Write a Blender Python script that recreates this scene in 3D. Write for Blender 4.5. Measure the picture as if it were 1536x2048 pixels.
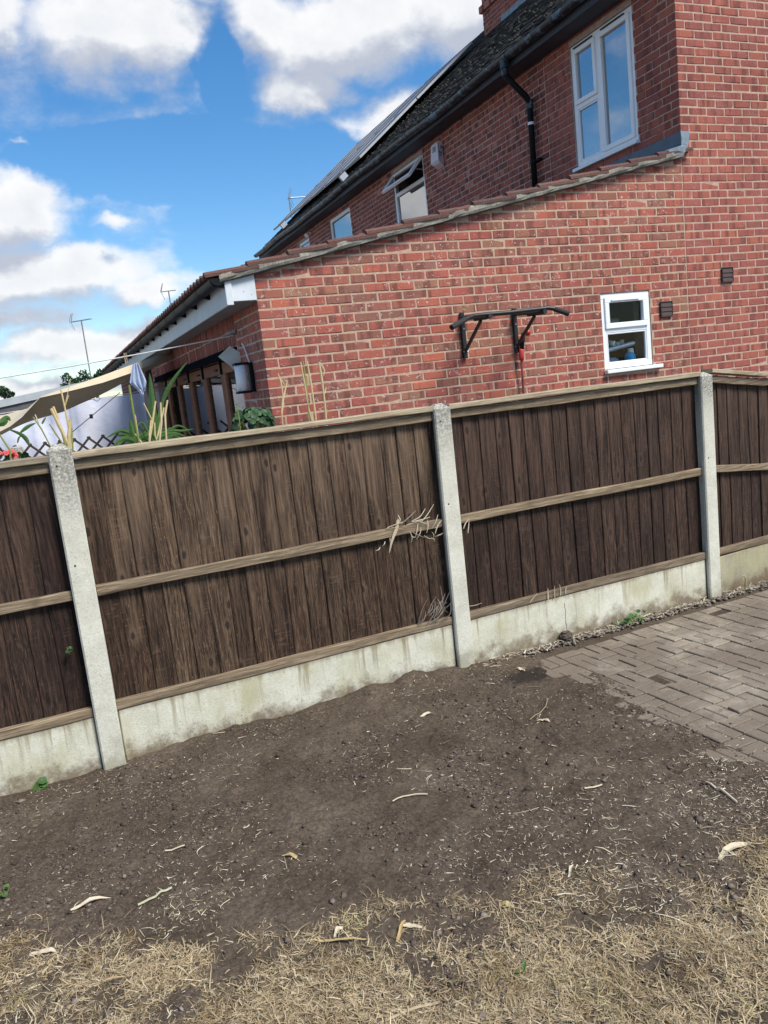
import bpy, math, random
import numpy as np
from mathutils import Vector, Matrix, Euler
PI = math.pi
rad = math.radians
random.seed(7)
RNG = np.random.default_rng(11)
for o in list(bpy.data.objects):
    bpy.data.objects.remove(o)
scene = bpy.context.scene
COL = scene.collection

# ------------------------------------------------------------------ camera
CAM = Vector((0.112, -6.098, 1.648))
cd = bpy.data.cameras.new('camera')
cam = bpy.data.objects.new('camera', cd)
COL.objects.link(cam)
cam.location = CAM
cam.rotation_euler = Euler((rad(80.673), rad(6.317), rad(-22.973)), 'XYZ')
cd.sensor_width = 36
cd.lens = 27.77
cd.clip_end = 5000
cd.clip_start = 0.05
scene.camera = cam

# ------------------------------------------------------------------ sky, sun, exposure
SUN_EL, SUN_AZ = 52.0, 150.0          # azimuth clockwise from +Y (towards +X)
sd = bpy.data.lights.new('sun', 'SUN')
sun = bpy.data.objects.new('sun', sd)
COL.objects.link(sun)
sd.energy = 3.3
sd.angle = rad(20)
sd.color = (1.0, 0.95, 0.87)
_sv = Vector((math.sin(rad(SUN_AZ)) * math.cos(rad(SUN_EL)), math.cos(rad(SUN_AZ)) * math.cos(rad(SUN_EL)), math.sin(rad(SUN_EL))))
sun.rotation_euler = (-_sv).to_track_quat('-Z', 'Y').to_euler()
scene.view_settings.view_transform = 'Standard'
scene.view_settings.look = 'None'
scene.view_settings.exposure = 0.68
scene.view_settings.gamma = 1.0
scene.view_settings.use_curve_mapping = False


class NT:
    """small helper round a node tree"""
    def __init__(s, tree):
        s.t = tree

    def n(s, typ, **kw):
        nd = s.t.nodes.new(typ)
        for k, v in kw.items():
            setattr(nd, k, v)
        return nd

    def l(s, a, b):
        s.t.links.new(a, b)

    def set(s, sock, v):
        if isinstance(v, bpy.types.NodeSocket):
            s.l(v, sock)
        else:
            sock.default_value = v

    def math(s, op, a, b=None, c=None, clamp=False):
        nd = s.n('ShaderNodeMath', operation=op, use_clamp=clamp)
        s.set(nd.inputs[0], a)
        if b is not None:
            s.set(nd.inputs[1], b)
        if c is not None:
            s.set(nd.inputs[2], c)
        return nd.outputs[0]

    def vmath(s, op, a, b=None):
        nd = s.n('ShaderNodeVectorMath', operation=op)
        s.set(nd.inputs[0], a)
        if b is not None:
            s.set(nd.inputs[1], b)
        return nd.outputs[0]

    def noise(s, vec, scale, detail=4, rough=0.55, dist=0.0, col=False):
        nd = s.n('ShaderNodeTexNoise')
        if vec is not None:
            s.l(vec, nd.inputs['Vector'])
        nd.inputs['Scale'].default_value = scale
        nd.inputs['Detail'].default_value = detail
        nd.inputs['Roughness'].default_value = rough
        nd.inputs['Distortion'].default_value = dist
        return nd.outputs['Color' if col else 'Fac']

    def ramp(s, fac, stops, interp='LINEAR'):
        nd = s.n('ShaderNodeValToRGB')
        s.set(nd.inputs[0], fac)
        r = nd.color_ramp
        r.interpolation = interp
        while len(r.elements) < len(stops):
            r.elements.new(0.5)
        for e, (p, c) in zip(r.elements, stops):
            e.position = p
            e.color = (c, c, c, 1) if not hasattr(c, '__len__') else (c[0], c[1], c[2], 1)
        return nd.outputs[0]

    def sstep(s, v, lo, hi, a=0.0, b=1.0):
        nd = s.n('ShaderNodeMapRange', interpolation_type='SMOOTHSTEP')
        s.set(nd.inputs[0], v)
        nd.inputs[1].default_value = lo
        nd.inputs[2].default_value = hi
        nd.inputs[3].default_value = a
        nd.inputs[4].default_value = b
        return nd.outputs[0]

    def mix(s, fac, a, b, typ='MIX'):
        nd = s.n('ShaderNodeMix', data_type='RGBA', blend_type=typ)
        s.set(nd.inputs[0], fac)
        for i, v in ((6, a), (7, b)):
            if not isinstance(v, bpy.types.NodeSocket):
                v = (v, v, v, 1) if not hasattr(v, '__len__') else (v[0], v[1], v[2], 1)
            s.set(nd.inputs[i], v)
        return nd.outputs[2]

    def mapping(s, vec, scale=(1, 1, 1), rot=(0, 0, 0)):
        nd = s.n('ShaderNodeMapping')
        s.l(vec, nd.inputs[0])
        nd.inputs['Scale'].default_value = scale
        nd.inputs['Rotation'].default_value = rot
        return nd.outputs[0]


world = bpy.data.worlds.new('World')
scene.world = world
world.use_nodes = True
W = NT(world.node_tree)
world.node_tree.nodes.clear()
# cumulus clouds: azimuth, elevation (degrees), half width, half height, weight
CLOUDS = [(8.0, 22.6, 8.2, 3.6, 1.0), (1.0, 24.0, 2.4, 3.2, .8), (14.5, 25.5, 5, 2.2, .7), (23.5, 22.0, 9.2, 3.3, 1.15), (18.0, 23.2, 4.4, 3.0, .95), (31, 22.5, 7, 4.0, 1.1),
          (19.6, 19.2, 4.6, 2.1, .95), (26.2, 16.4, 6.0, 2.5, 1.0), (0.2, 12.9, 5.4, 3.2, 1.1), (-5, 11, 6, 4, 1.0),
          (2.5, 9.4, 9.0, 2.2, 1.05), (-2, 8.6, 7, 2.0, 1.0), (8.0, 7.9, 4.0, 1.3, .85), (-3, 6.9, 8, 1.5, .8), (2.0, 4.9, 12, 1.5, .9), (9, 5.2, 5, 1.5, .9), (0, 2.2, 14, 1.3, .95),
          (6.4, 12.0, 1.6, .6, .62), (1.2, 16.8, 1.3, .5, .5)]
CLEAR = [(8.8, 15.6, 9.0, 2.6, 1.3), (18.0, 12.5, 9.5, 4.4, 1.4), (12.0, 9.6, 2.5, 1.5, .7), (14.2, 20.3, 1.6, 3.2, .8)]


def cloud_group():
    g = bpy.data.node_groups.new('cloud_density', 'ShaderNodeTree')
    g.interface.new_socket('Dir', in_out='INPUT', socket_type='NodeSocketVector')
    g.interface.new_socket('Fine', in_out='INPUT', socket_type='NodeSocketFloat')
    g.interface.new_socket('Density', in_out='OUTPUT', socket_type='NodeSocketFloat')
    G = NT(g)
    gi, go = G.n('NodeGroupInput'), G.n('NodeGroupOutput')
    warp = G.vmath('SUBTRACT', G.noise(gi.outputs[0], 9.0, 5, .6, col=True), (0.5, 0.5, 0.5))
    wsc = G.n('ShaderNodeVectorMath', operation='SCALE')
    G.l(warp, wsc.inputs[0])
    wsc.inputs[3].default_value = 0.075
    d = G.vmath('NORMALIZE', G.vmath('ADD', gi.outputs[0], wsc.outputs[0]))
    sep = G.n('ShaderNodeSeparateXYZ')
    G.l(d, sep.inputs[0])
    az = G.math('MULTIPLY', G.math('ARCTAN2', sep.outputs[0], sep.outputs[1]), 180 / PI)
    el = G.math('MULTIPLY', G.math('ARCSINE', sep.outputs[2]), 180 / PI)

    def blob(a, e, w, h, wt):
        x = G.math('DIVIDE', G.math('SUBTRACT', az, a), w)
        y = G.math('DIVIDE', G.math('SUBTRACT', el, e), h)
        r2 = G.math('ADD', G.math('MULTIPLY', x, x), G.math('MULTIPLY', y, y))
        return G.math('MULTIPLY', G.math('SUBTRACT', 1.0, G.math('SQRT', r2), clamp=True), wt)
    f = None
    for c in CLOUDS:
        b = blob(*c)
        f = b if f is None else G.math('SMOOTH_MAX', f, b, 0.12)
    cl = None
    for c in CLEAR:
        b = blob(*c)
        cl = b if cl is None else G.math('MAXIMUM', cl, b)
    # the same broken cumulus everywhere else
    sep0 = G.n('ShaderNodeSeparateXYZ')
    G.l(gi.outputs[0], sep0.inputs[0])
    zz = G.math('MAXIMUM', G.math('ADD', sep0.outputs[2], 0.12), 0.03)
    flat = G.n('ShaderNodeCombineXYZ')
    G.l(G.math('DIVIDE', sep0.outputs[0], zz), flat.inputs[0])
    G.l(G.math('DIVIDE', sep0.outputs[1], zz), flat.inputs[1])
    gen = G.sstep(G.noise(flat.outputs[0], 0.9, 3, .5), 0.50, 0.72)
    # fade the general field out where the placed clouds are
    inview = G.math('MULTIPLY', G.sstep(az, -26, -12), G.sstep(az, 62, 46))
    inview = G.math('MULTIPLY', inview, G.sstep(el, 34, 27))
    gen = G.math('MULTIPLY', gen, G.math('SUBTRACT', 1.0, inview))
    f = G.math('MAXIMUM', f, G.math('MULTIPLY', gen, .9))
    f = G.math('SUBTRACT', f, cl)
    n1 = G.noise(G.mapping(gi.outputs[0], (1, 1, 1.6)), 13.0, 8, .58, .25)
    amp = G.math('MULTIPLY', G.math('SUBTRACT', n1, 0.5), gi.outputs[1])
    G.l(G.math('ADD', f, amp), go.inputs[0])
    return g


geo = W.n('ShaderNodeTexCoord')
dirv = W.vmath('NORMALIZE', geo.outputs['Generated'])
sky = W.n('ShaderNodeTexSky', sky_type='NISHITA')
sky.sun_disc = False
sky.sun_elevation = rad(SUN_EL)
sky.sun_rotation = rad(SUN_AZ)
sky.air_density = 1.0
sky.dust_density = 0.3
sky.ozone_density = 2.5
skycol = W.n('ShaderNodeHueSaturation')
skycol.inputs['Saturation'].default_value = 1.32
skycol.inputs['Value'].default_value = 1.05
W.l(sky.outputs[0], skycol.inputs['Color'])
cg = cloud_group()


def dens(vec, fine):
    nd = W.n('ShaderNodeGroup', node_tree=cg)
    W.l(vec, nd.inputs[0])
    nd.inputs[1].default_value = fine
    return nd.outputs[0]


d0 = dens(dirv, 0.95)
d1 = dens(W.vmath('NORMALIZE', W.vmath('ADD', dirv, (0.012, 0.0, 0.042))), 0.95)
alpha = W.sstep(d0, 0.02, 0.60)
lit = W.sstep(W.math('SUBTRACT', d0, d1), -0.34, 0.26)
thick = W.sstep(d0, 0.25, 0.95)
shade = W.math('SUBTRACT', lit, W.math('MULTIPLY', thick, 0.16), clamp=True)
mott = W.noise(dirv, 22, 6, .6)
shade = W.math('ADD', shade, W.math('MULTIPLY', W.math('SUBTRACT', mott, 0.5), 0.5), clamp=True)
ccol = W.ramp(shade, [(0.0, (3.35, 3.6, 4.2)), (0.35, (4.2, 4.4, 4.85)), (0.7, (5.2, 5.35, 5.6)), (1.0, (6.4, 6.4, 6.4))])
ccol_n = ccol.node
skymix = W.mix(W.math('MULTIPLY', alpha, 0.97), skycol.outputs[0], ccol)
bg = W.n('ShaderNodeBackground')
W.l(skymix, bg.inputs[0])
bg.inputs[1].default_value = 0.10
wo = W.n('ShaderNodeOutputWorld')
W.l(bg.outputs[0], wo.inputs[0])

# ------------------------------------------------------------------ materials


def new_mat(name):
    m = bpy.data.materials.new(name)
    m.use_nodes = True
    m.node_tree.nodes.clear()
    N = NT(m.node_tree)
    b = N.n('ShaderNodeBsdfPrincipled')
    o = N.n('ShaderNodeOutputMaterial')
    N.l(b.outputs[0], o.inputs[0])
    N.bsdf = b
    N.out = o
    return m, N


def bump(N, h, strength=0.3, dist=0.01):
    nd = N.n('ShaderNodeBump')
    nd.inputs['Strength'].default_value = strength
    nd.inputs['Distance'].default_value = dist
    N.l(h, nd.inputs['Height'])
    N.l(nd.outputs[0], N.bsdf.inputs['Normal'])


def piece_coords(N, spread=37.0):
    """object coordinates shifted by a random amount per object and per loose piece; also returns the random value"""
    tc = N.n('ShaderNodeTexCoord')
    oi = N.n('ShaderNodeObjectInfo')
    gm = N.n('ShaderNodeNewGeometry')
    r = N.math('FRACT', N.math('ADD', oi.outputs['Random'], gm.outputs['Random Per Island']))
    cx = N.n('ShaderNodeCombineXYZ')
    N.l(N.math('MULTIPLY', r, spread), cx.inputs[0])
    N.l(N.math('MULTIPLY', r, spread * 2.3), cx.inputs[1])
    N.l(N.math('MULTIPLY', r, spread * 3.1), cx.inputs[2])
    return N.vmath('ADD', tc.outputs['Object'], cx.outputs[0]), r, tc


def mat_plain(name, col, rough=0.6, var=0.15, scale=12, bumps=0.1, metal=0.0, spec=0.5):
    m, N = new_mat(name)
    v, r, tc = piece_coords(N)
    n = N.noise(v, scale, 5, .6)
    c0 = tuple(max(0, c * (1 - var)) for c in col)
    c1 = tuple(min(1, c * (1 + var)) for c in col)
    N.l(N.ramp(n, [(0.3, c0), (0.7, c1)]), N.bsdf.inputs['Base Color'])
    N.bsdf.inputs['Roughness'].default_value = rough
    N.bsdf.inputs['Metallic'].default_value = metal
    N.bsdf.inputs['Specular IOR Level'].default_value = spec
    if bumps:
        bump(N, N.noise(v, scale * 6, 4, .6), bumps, 0.004)
    return m


def mat_brick(name, stops, scuff, dark):
    m, N = new_mat(name)
    v, r, tc = piece_coords(N)
    base = N.ramp(r, stops)
    # vertical lighter / darker kiss marks along the brick
    sx = N.n('ShaderNodeSeparateXYZ')
    N.l(v, sx.inputs[0])
    along = N.math('ADD', sx.outputs[0], sx.outputs[1])
    cv = N.n('ShaderNodeCombineXYZ')
    N.l(along, cv.inputs[0])
    N.l(N.math('MULTIPLY', r, 91.0), cv.inputs[1])
    band = N.noise(cv.outputs[0], 13.0, 2, .5)
    col = N.mix(N.sstep(band, 0.50, 0.62), base, dark)
    col = N.mix(N.math('MULTIPLY', N.sstep(N.noise(v, 30, 6, .65), 0.42, 0.75), 0.45), col, (dark[0] * 1.5, dark[1] * 1.5, dark[2] * 1.4))
    spots = N.math('MULTIPLY', N.sstep(N.noise(v, 24, 3, .5, .6), 0.56, 0.68), scuff)
    scr = N.sstep(N.noise(N.mapping(v, (1, 1, 1), (0.5, 0.6, 0.7)), 90, 3, .6), 0.45, 0.66)
    col = N.mix(N.math('MULTIPLY', spots, scr), col, (0.60, 0.50, 0.46))
    fine = N.noise(v, 220, 3, .6)
    col = N.mix(0.22, col, N.ramp(fine, [(0.3, (0.06, 0.03, 0.025)), (0.7, (0.62, 0.36, 0.28))]), 'SOFT_LIGHT')
    gp = N.n('ShaderNodeNewGeometry').outputs['Position']
    fade = N.ramp(N.noise(gp, 1.1, 5, .6), [(0.3, (0.80, 0.78, 0.78)), (0.5, (1.0, 1.0, 1.0)), (0.7, (1.14, 1.16, 1.18))])
    col = N.mix(1.0, col, fade, 'MULTIPLY')
    run = N.sstep(N.noise(N.mapping(gp, (1, 1, 0.10)), 5, 5, .65), 0.56, 0.74)
    col = N.mix(N.math('MULTIPLY', run, 0.30), col, (0.10, 0.062, 0.054))
    N.l(col, N.bsdf.inputs['Base Color'])
    N.bsdf.inputs['Roughness'].default_value = 0.9
    N.bsdf.inputs['Specular IOR Level'].default_value = 0.25
    h = N.math('ADD', N.math('MULTIPLY', N.noise(v, 60, 5, .6), 1.0), N.math('MULTIPLY', spots, -0.5))
    bump(N, h, 0.55, 0.006)
    return m


B_EXT = [(0.0, (0.42, 0.130, 0.088)), (0.15, (0.36, 0.106, 0.084)), (0.3, (0.30, 0.104, 0.086)), (0.45, (0.45, 0.142, 0.090)), (0.56, (0.25, 0.120, 0.088)), (0.64, (0.29, 0.140, 0.105)),
         (0.72, (0.38, 0.108, 0.086)), (0.80, (0.31, 0.170, 0.105)), (0.88, (0.33, 0.130, 0.100)), (1.0, (0.44, 0.130, 0.088))]
B_MAIN = [(0.0, (0.34, 0.112, 0.086)), (0.25, (0.29, 0.100, 0.084)), (0.5, (0.38, 0.126, 0.088)), (0.7, (0.32, 0.106, 0.086)), (0.85, (0.42, 0.142, 0.092)), (1.0, (0.28, 0.110, 0.090))]
B_OLD = [(0.0, (0.34, 0.105, 0.074)), (0.3, (0.26, 0.086, 0.068)), (0.6, (0.38, 0.122, 0.080)), (0.82, (0.28, 0.092, 0.070)), (0.92, (0.50, 0.23, 0.17)), (1.0, (0.17, 0.078, 0.066))]
M = {}
M['brick_ext'] = mat_brick('brick_rustic_red', B_EXT, 1.0, (0.20, 0.080, 0.062))
M['brick_main'] = mat_brick('brick_red', B_MAIN, 0.25, (0.21, 0.075, 0.060))
M['brick_old'] = mat_brick('brick_weathered', B_OLD, 0.2, (0.15, 0.055, 0.046))
M['mortar'] = mat_plain('mortar_buff', (0.46, 0.315, 0.225), 0.95, 0.2, 25, 0.3)
M['mortar_pink'] = mat_plain('mortar_pink', (0.45, 0.30, 0.225), 0.95, 0.2, 25, 0.3)
M['mortar_grey'] = mat_plain('mortar_grey', (0.40, 0.31, 0.27), 0.95, 0.25, 20, 0.3)


def mat_board(name, dark, mid, pale, bleach=0.5):
    m, N = new_mat(name)
    v, r, tc = piece_coords(N)
    vg = N.mapping(v, (1, 1, 0.045))
    warp = N.vmath('ADD', vg, N.vmath('MULTIPLY', N.noise(N.mapping(v, (1, 1, 0.3)), 6, 2, .5, col=True), (0.06, 0.06, 0.02)))
    g1 = N.noise(warp, 85, 4, .65)
    g2 = N.noise(warp, 330, 3, .6)
    band = N.noise(N.mapping(v, (1, 1, 0.12)), 14, 3, .55)
    grain = N.math('ADD', N.math('MULTIPLY', g1, 0.48), N.math('MULTIPLY', g2, 0.52))
    col = N.ramp(grain, [(0.37, dark), (0.47, mid), (0.56, tuple((a + b) * 0.5 for a, b in zip(mid, pale))), (0.66, pale)])
    fl = N.sstep(N.noise(N.mapping(v, (1, 1, 0.16)), 240, 2, .5), 0.66, 0.72)
    col = N.mix(N.math('MULTIPLY', fl, 0.55), col, tuple(min(1, c * 1.9) for c in pale))
    crk = N.sstep(N.noise(N.mapping(v, (1, 1, 0.03)), 120, 2, .5), 0.70, 0.76)
    col = N.mix(N.math('MULTIPLY', crk, 0.7), col, dark)
    tint = N.ramp(r, [(0.0, (0.60, 0.50, 0.46)), (0.3, (0.95, 0.90, 0.84)), (0.55, (1.32, 1.28, 1.18)), (0.75, (0.85, 0.74, 0.68)), (1.0, (1.1, 1.0, 0.9))])
    col = N.mix(1.0, col, tint, 'MULTIPLY')
    # bleached, worn upper boards; still stained dark lower down
    sz = N.n('ShaderNodeSeparateXYZ')
    N.l(tc.outputs['Object'], sz.inputs[0])
    up = N.sstep(N.math('ADD', sz.outputs[2], N.math('MULTIPLY', N.math('SUBTRACT', band, 0.5), 1.3)), -0.35, 0.75)
    wear = N.math('MULTIPLY', N.math('MULTIPLY', up, N.sstep(N.math('ADD', band, N.math('MULTIPLY', g1, 0.5)), 0.48, 0.88)), bleach)
    col = N.mix(wear, col, N.ramp(g1, [(0.3, tuple(c * 0.55 for c in pale)), (0.65, tuple(min(1, c * 1.7) for c in pale))]))
    # saw marks across, knots
    saw = N.noise(N.mapping(v, (0.10, 0.10, 1)), 160, 2, .5)
    sawm = N.math('MULTIPLY', N.sstep(saw, 0.56, 0.66), N.sstep(N.noise(v, 5, 2, .5), 0.5, 0.62))
    col = N.mix(N.math('MULTIPLY', sawm, 0.22), col, tuple(min(1, c * 1.5) for c in pale))
    vo = N.n('ShaderNodeTexVoronoi', voronoi_dimensions='2D')
    sv = N.n('ShaderNodeSeparateXYZ')
    N.l(v, sv.inputs[0])
    kv = N.n('ShaderNodeCombineXYZ')
    N.l(sv.outputs[0], kv.inputs[0])
    N.l(N.math('MULTIPLY', sv.outputs[2], 0.55), kv.inputs[1])
    N.l(N.vmath('ADD', kv.outputs[0], N.vmath('MULTIPLY', N.noise(v, 30, 2, .5, col=True), (0.012, 0.012, 0.0))), vo.inputs['Vector'])
    vo.inputs['Scale'].default_value = 4.6
    kn = N.sstep(vo.outputs['Distance'], 0.062, 0.030)
    col = N.mix(N.math('MULTIPLY', kn, 0.85), col, (0.022, 0.014, 0.010))
    ring = N.math('MULTIPLY', N.sstep(vo.outputs['Distance'], 0.14, 0.07), N.math('SUBTRACT', 1.0, kn))
    col = N.mix(N.math('MULTIPLY', ring, 0.35), col, pale)
    N.l(col, N.bsdf.inputs['Base Color'])
    N.bsdf.inputs['Roughness'].default_value = 0.82
    N.bsdf.inputs['Specular IOR Level'].default_value = 0.3
    bump(N, N.math('ADD', grain, N.math('MULTIPLY', kn, -0.6)), 0.55, 0.004)
    return m


M['slat'] = mat_board('stained_board', (0.007, 0.004, 0.003), (0.033, 0.0195, 0.0128), (0.135, 0.090, 0.058), 0.72)
M['slat_dark'] = mat_board('dark_stained_board', (0.0045, 0.0028, 0.0022), (0.0185, 0.0102, 0.0074), (0.080, 0.047, 0.033), 0.55)


def mat_rail(name, dark, mid, pale):
    m, N = new_mat(name)
    v, r, tc = piece_coords(N)
    vg = N.mapping(v, (0.035, 1, 1))
    w = N.vmath('ADD', vg, N.vmath('MULTIPLY', N.noise(N.mapping(v, (0.25, 1, 1)), 7, 2, .5, col=True), (0.01, 0.04, 0.05)))
    g1 = N.noise(w, 70, 4, .65)
    g2 = N.noise(w, 300, 3, .6)
    grain = N.math('ADD', N.math('MULTIPLY', g1, 0.62), N.math('MULTIPLY', g2, 0.38))
    col = N.ramp(grain, [(0.28, dark), (0.5, mid), (0.70, pale)])
    crk = N.sstep(N.noise(N.mapping(v, (0.022, 1, 1)), 150, 2, .5), 0.62, 0.70)
    col = N.mix(N.math('MULTIPLY', crk, 0.75), col, dark)
    patch = N.noise(v, 7, 5, .6)
    col = N.mix(N.math('MULTIPLY', N.sstep(patch, 0.5, 0.72), 0.55), col, tuple(c * 0.6 for c in mid))
    col = N.mix(1.0, col, N.ramp(r, [(0, (0.82, 0.80, 0.78)), (1, (1.12, 1.08, 1.0))]), 'MULTIPLY')
    vo = N.n('ShaderNodeTexVoronoi')
    N.l(N.mapping(v, (0.3, 1, 1)), vo.inputs['Vector'])
    vo.inputs['Scale'].default_value = 9
    kn = N.sstep(vo.outputs['Distance'], 0.12, 0.05)
    col = N.mix(N.math('MULTIPLY', kn, 0.7), col, dark)
    N.l(col, N.bsdf.inputs['Base Color'])
    N.bsdf.inputs['Roughness'].default_value = 0.85
    N.bsdf.inputs['Specular IOR Level'].default_value = 0.25
    bump(N, grain, 0.6, 0.004)
    return m


M['rail'] = mat_rail('weathered_rail', (0.050, 0.036, 0.024), (0.19, 0.145, 0.098), (0.44, 0.36, 0.26))
M['cap'] = mat_rail('weathered_capping', (0.13, 0.105, 0.072), (0.33, 0.275, 0.195), (0.53, 0.46, 0.35))


def mat_concrete(name, base, pale, stain, lichen=0.0, streak=0.0, agg=0.4):
    m, N = new_mat(name)
    v, r, tc = piece_coords(N)
    n = N.noise(v, 7, 6, .6)
    col = N.ramp(n, [(0.3, base), (0.7, pale)])
    vo = N.n('ShaderNodeTexVoronoi')
    N.l(v, vo.inputs['Vector'])
    vo.inputs['Scale'].default_value = 150
    ag = N.n('ShaderNodeSeparateColor')
    N.l(vo.outputs['Color'], ag.inputs[0])
    col = N.mix(agg, col, N.ramp(ag.outputs[0], [(0.0, 0.16), (0.3, 0.42), (0.7, 0.55), (1.0, 0.85)]), 'SOFT_LIGHT')
    pits = N.sstep(N.noise(v, 120, 2, .5), 0.67, 0.73)
    col = N.mix(N.math('MULTIPLY', pits, 0.6), col, tuple(c * 0.35 for c in base))
    sz = N.n('ShaderNodeSeparateXYZ')
    N.l(tc.outputs['Object'], sz.inputs[0])
    if lichen:
        t = N.sstep(N.math('ADD', sz.outputs[2], N.math('MULTIPLY', N.math('SUBTRACT', n, 0.5), 0.5)), 1.10, 1.48)
        sp = N.ramp(N.noise(v, 90, 4, .7), [(0.35, (0.10, 0.095, 0.08)), (0.5, (0.25, 0.24, 0.20)), (0.68, (0.62, 0.60, 0.55))])
        col = N.mix(N.math('MULTIPLY', t, lichen), col, sp)
        low = N.sstep(N.math('ADD', sz.outputs[2], N.math('MULTIPLY', N.math('SUBTRACT', n, 0.5), 0.3)), 0.16, 0.02)
        col = N.mix(N.math('MULTIPLY', low, 0.6), col, (0.22, 0.20, 0.12))
    if streak:
        s1 = N.noise(N.mapping(v, (1, 1, 0.06)), 26, 4, .6)
        s2 = N.noise(N.mapping(v, (1, 1, 0.5)), 5, 4, .6)
        fall = N.sstep(sz.outputs[2], 0.02, 0.26)
        sm = N.math('MULTIPLY', N.math('MULTIPLY', N.sstep(s1, 0.52, 0.70), fall), streak)
        col = N.mix(sm, col, stain)
        col = N.mix(N.math('MULTIPLY', N.sstep(s2, 0.44, 0.68), 0.65), col, (0.40, 0.37, 0.21))
        low = N.sstep(N.math('ADD', sz.outputs[2], N.math('MULTIPLY', N.math('SUBTRACT', N.noise(v, 11, 7, .7), 0.5), 0.34)), 0.115, 0.0)
        col = N.mix(N.math('MULTIPLY', low, 0.85), col, (0.150, 0.104, 0.062))
        sp2 = N.sstep(N.noise(v, 70, 3, .6), 0.60, 0.68)
        col = N.mix(N.math('MULTIPLY', N.math('MULTIPLY', sp2, N.sstep(sz.outputs[2], 0.20, 0.03)), 0.6), col, (0.11, 0.08, 0.055))
        top = N.sstep(N.math('ADD', sz.outputs[2], N.math('MULTIPLY', N.math('SUBTRACT', s1, 0.5), 0.08)), 0.235, 0.272)
        col = N.mix(N.math('MULTIPLY', top, 0.6), col, (0.25, 0.19, 0.12))
    N.l(col, N.bsdf.inputs['Base Color'])
    N.bsdf.inputs['Roughness'].default_value = 0.92
    N.bsdf.inputs['Specular IOR Level'].default_value = 0.2
    bump(N, N.math('ADD', N.noise(v, 130, 4, .65), N.math('MULTIPLY', pits, -0.7)), 0.4, 0.004)
    return m


M['post'] = mat_concrete('post_concrete', (0.50, 0.48, 0.39), (0.65, 0.63, 0.53), (0.3, 0.28, 0.2), lichen=0.85, agg=0.32)
M['gravel_board'] = mat_concrete('gravel_board_concrete', (0.50, 0.48, 0.37), (0.66, 0.64, 0.53), (0.24, 0.195, 0.105), streak=0.85, agg=0.25)
M['gravel_board_dull'] = mat_concrete('gravel_board_stained', (0.26, 0.235, 0.16), (0.36, 0.33, 0.245), (0.17, 0.14, 0.085), streak=0.8, agg=0.3)


def mat_soil(name):
    m, N = new_mat(name)
    tc = N.n('ShaderNodeTexCoord')
    v = tc.outputs['Object']
    n = N.noise(v, 3.2, 7, .65)
    f = N.noise(v, 70, 6, .7)
    col = N.ramp(n, [(0.30, (0.066, 0.050, 0.036)), (0.5, (0.098, 0.075, 0.055)), (0.70, (0.140, 0.110, 0.083))])
    col = N.mix(0.65, col, N.ramp(f, [(0.3, (0.02, 0.02, 0.02)), (0.5, (0.42, 0.42, 0.42)), (0.75, (0.95, 0.92, 0.85))]), 'SOFT_LIGHT')
    chips = N.sstep(N.noise(v, 190, 2, .5), 0.69, 0.73)
    col = N.mix(N.math('MULTIPLY', chips, 0.7), col, (0.30, 0.25, 0.185))
    at = N.n('ShaderNodeAttribute', attribute_name='thatch')
    th = N.ramp(N.noise(v, 150, 4, .65), [(0.32, (0.06, 0.045, 0.028)), (0.5, (0.20, 0.15, 0.085)), (0.7, (0.42, 0.33, 0.20))])
    col = N.mix(N.math('MULTIPLY', at.outputs['Fac'], 0.62), col, th)
    # one patch of darker soil colour by the edge of the paving
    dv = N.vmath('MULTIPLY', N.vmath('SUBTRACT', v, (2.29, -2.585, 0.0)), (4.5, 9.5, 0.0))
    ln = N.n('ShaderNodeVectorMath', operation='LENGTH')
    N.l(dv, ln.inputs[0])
    dark_patch = N.sstep(N.math('ADD', ln.outputs['Value'], N.math('MULTIPLY', N.noise(v, 12, 3, .6), 0.8)), 1.45, 0.95)
    col = N.mix(N.math('MULTIPLY', dark_patch, 0.85), col, (0.026, 0.022, 0.018))
    N.l(col, N.bsdf.inputs['Base Color'])
    N.bsdf.inputs['Roughness'].default_value = 0.97
    N.bsdf.inputs['Specular IOR Level'].default_value = 0.12
    bump(N, N.math('ADD', f, N.math('MULTIPLY', N.noise(v, 260, 3, .6), 0.5)), 0.8, 0.008)
    return m


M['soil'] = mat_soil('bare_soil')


GO_X, GO_Y = 2.436, -2.835


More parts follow.
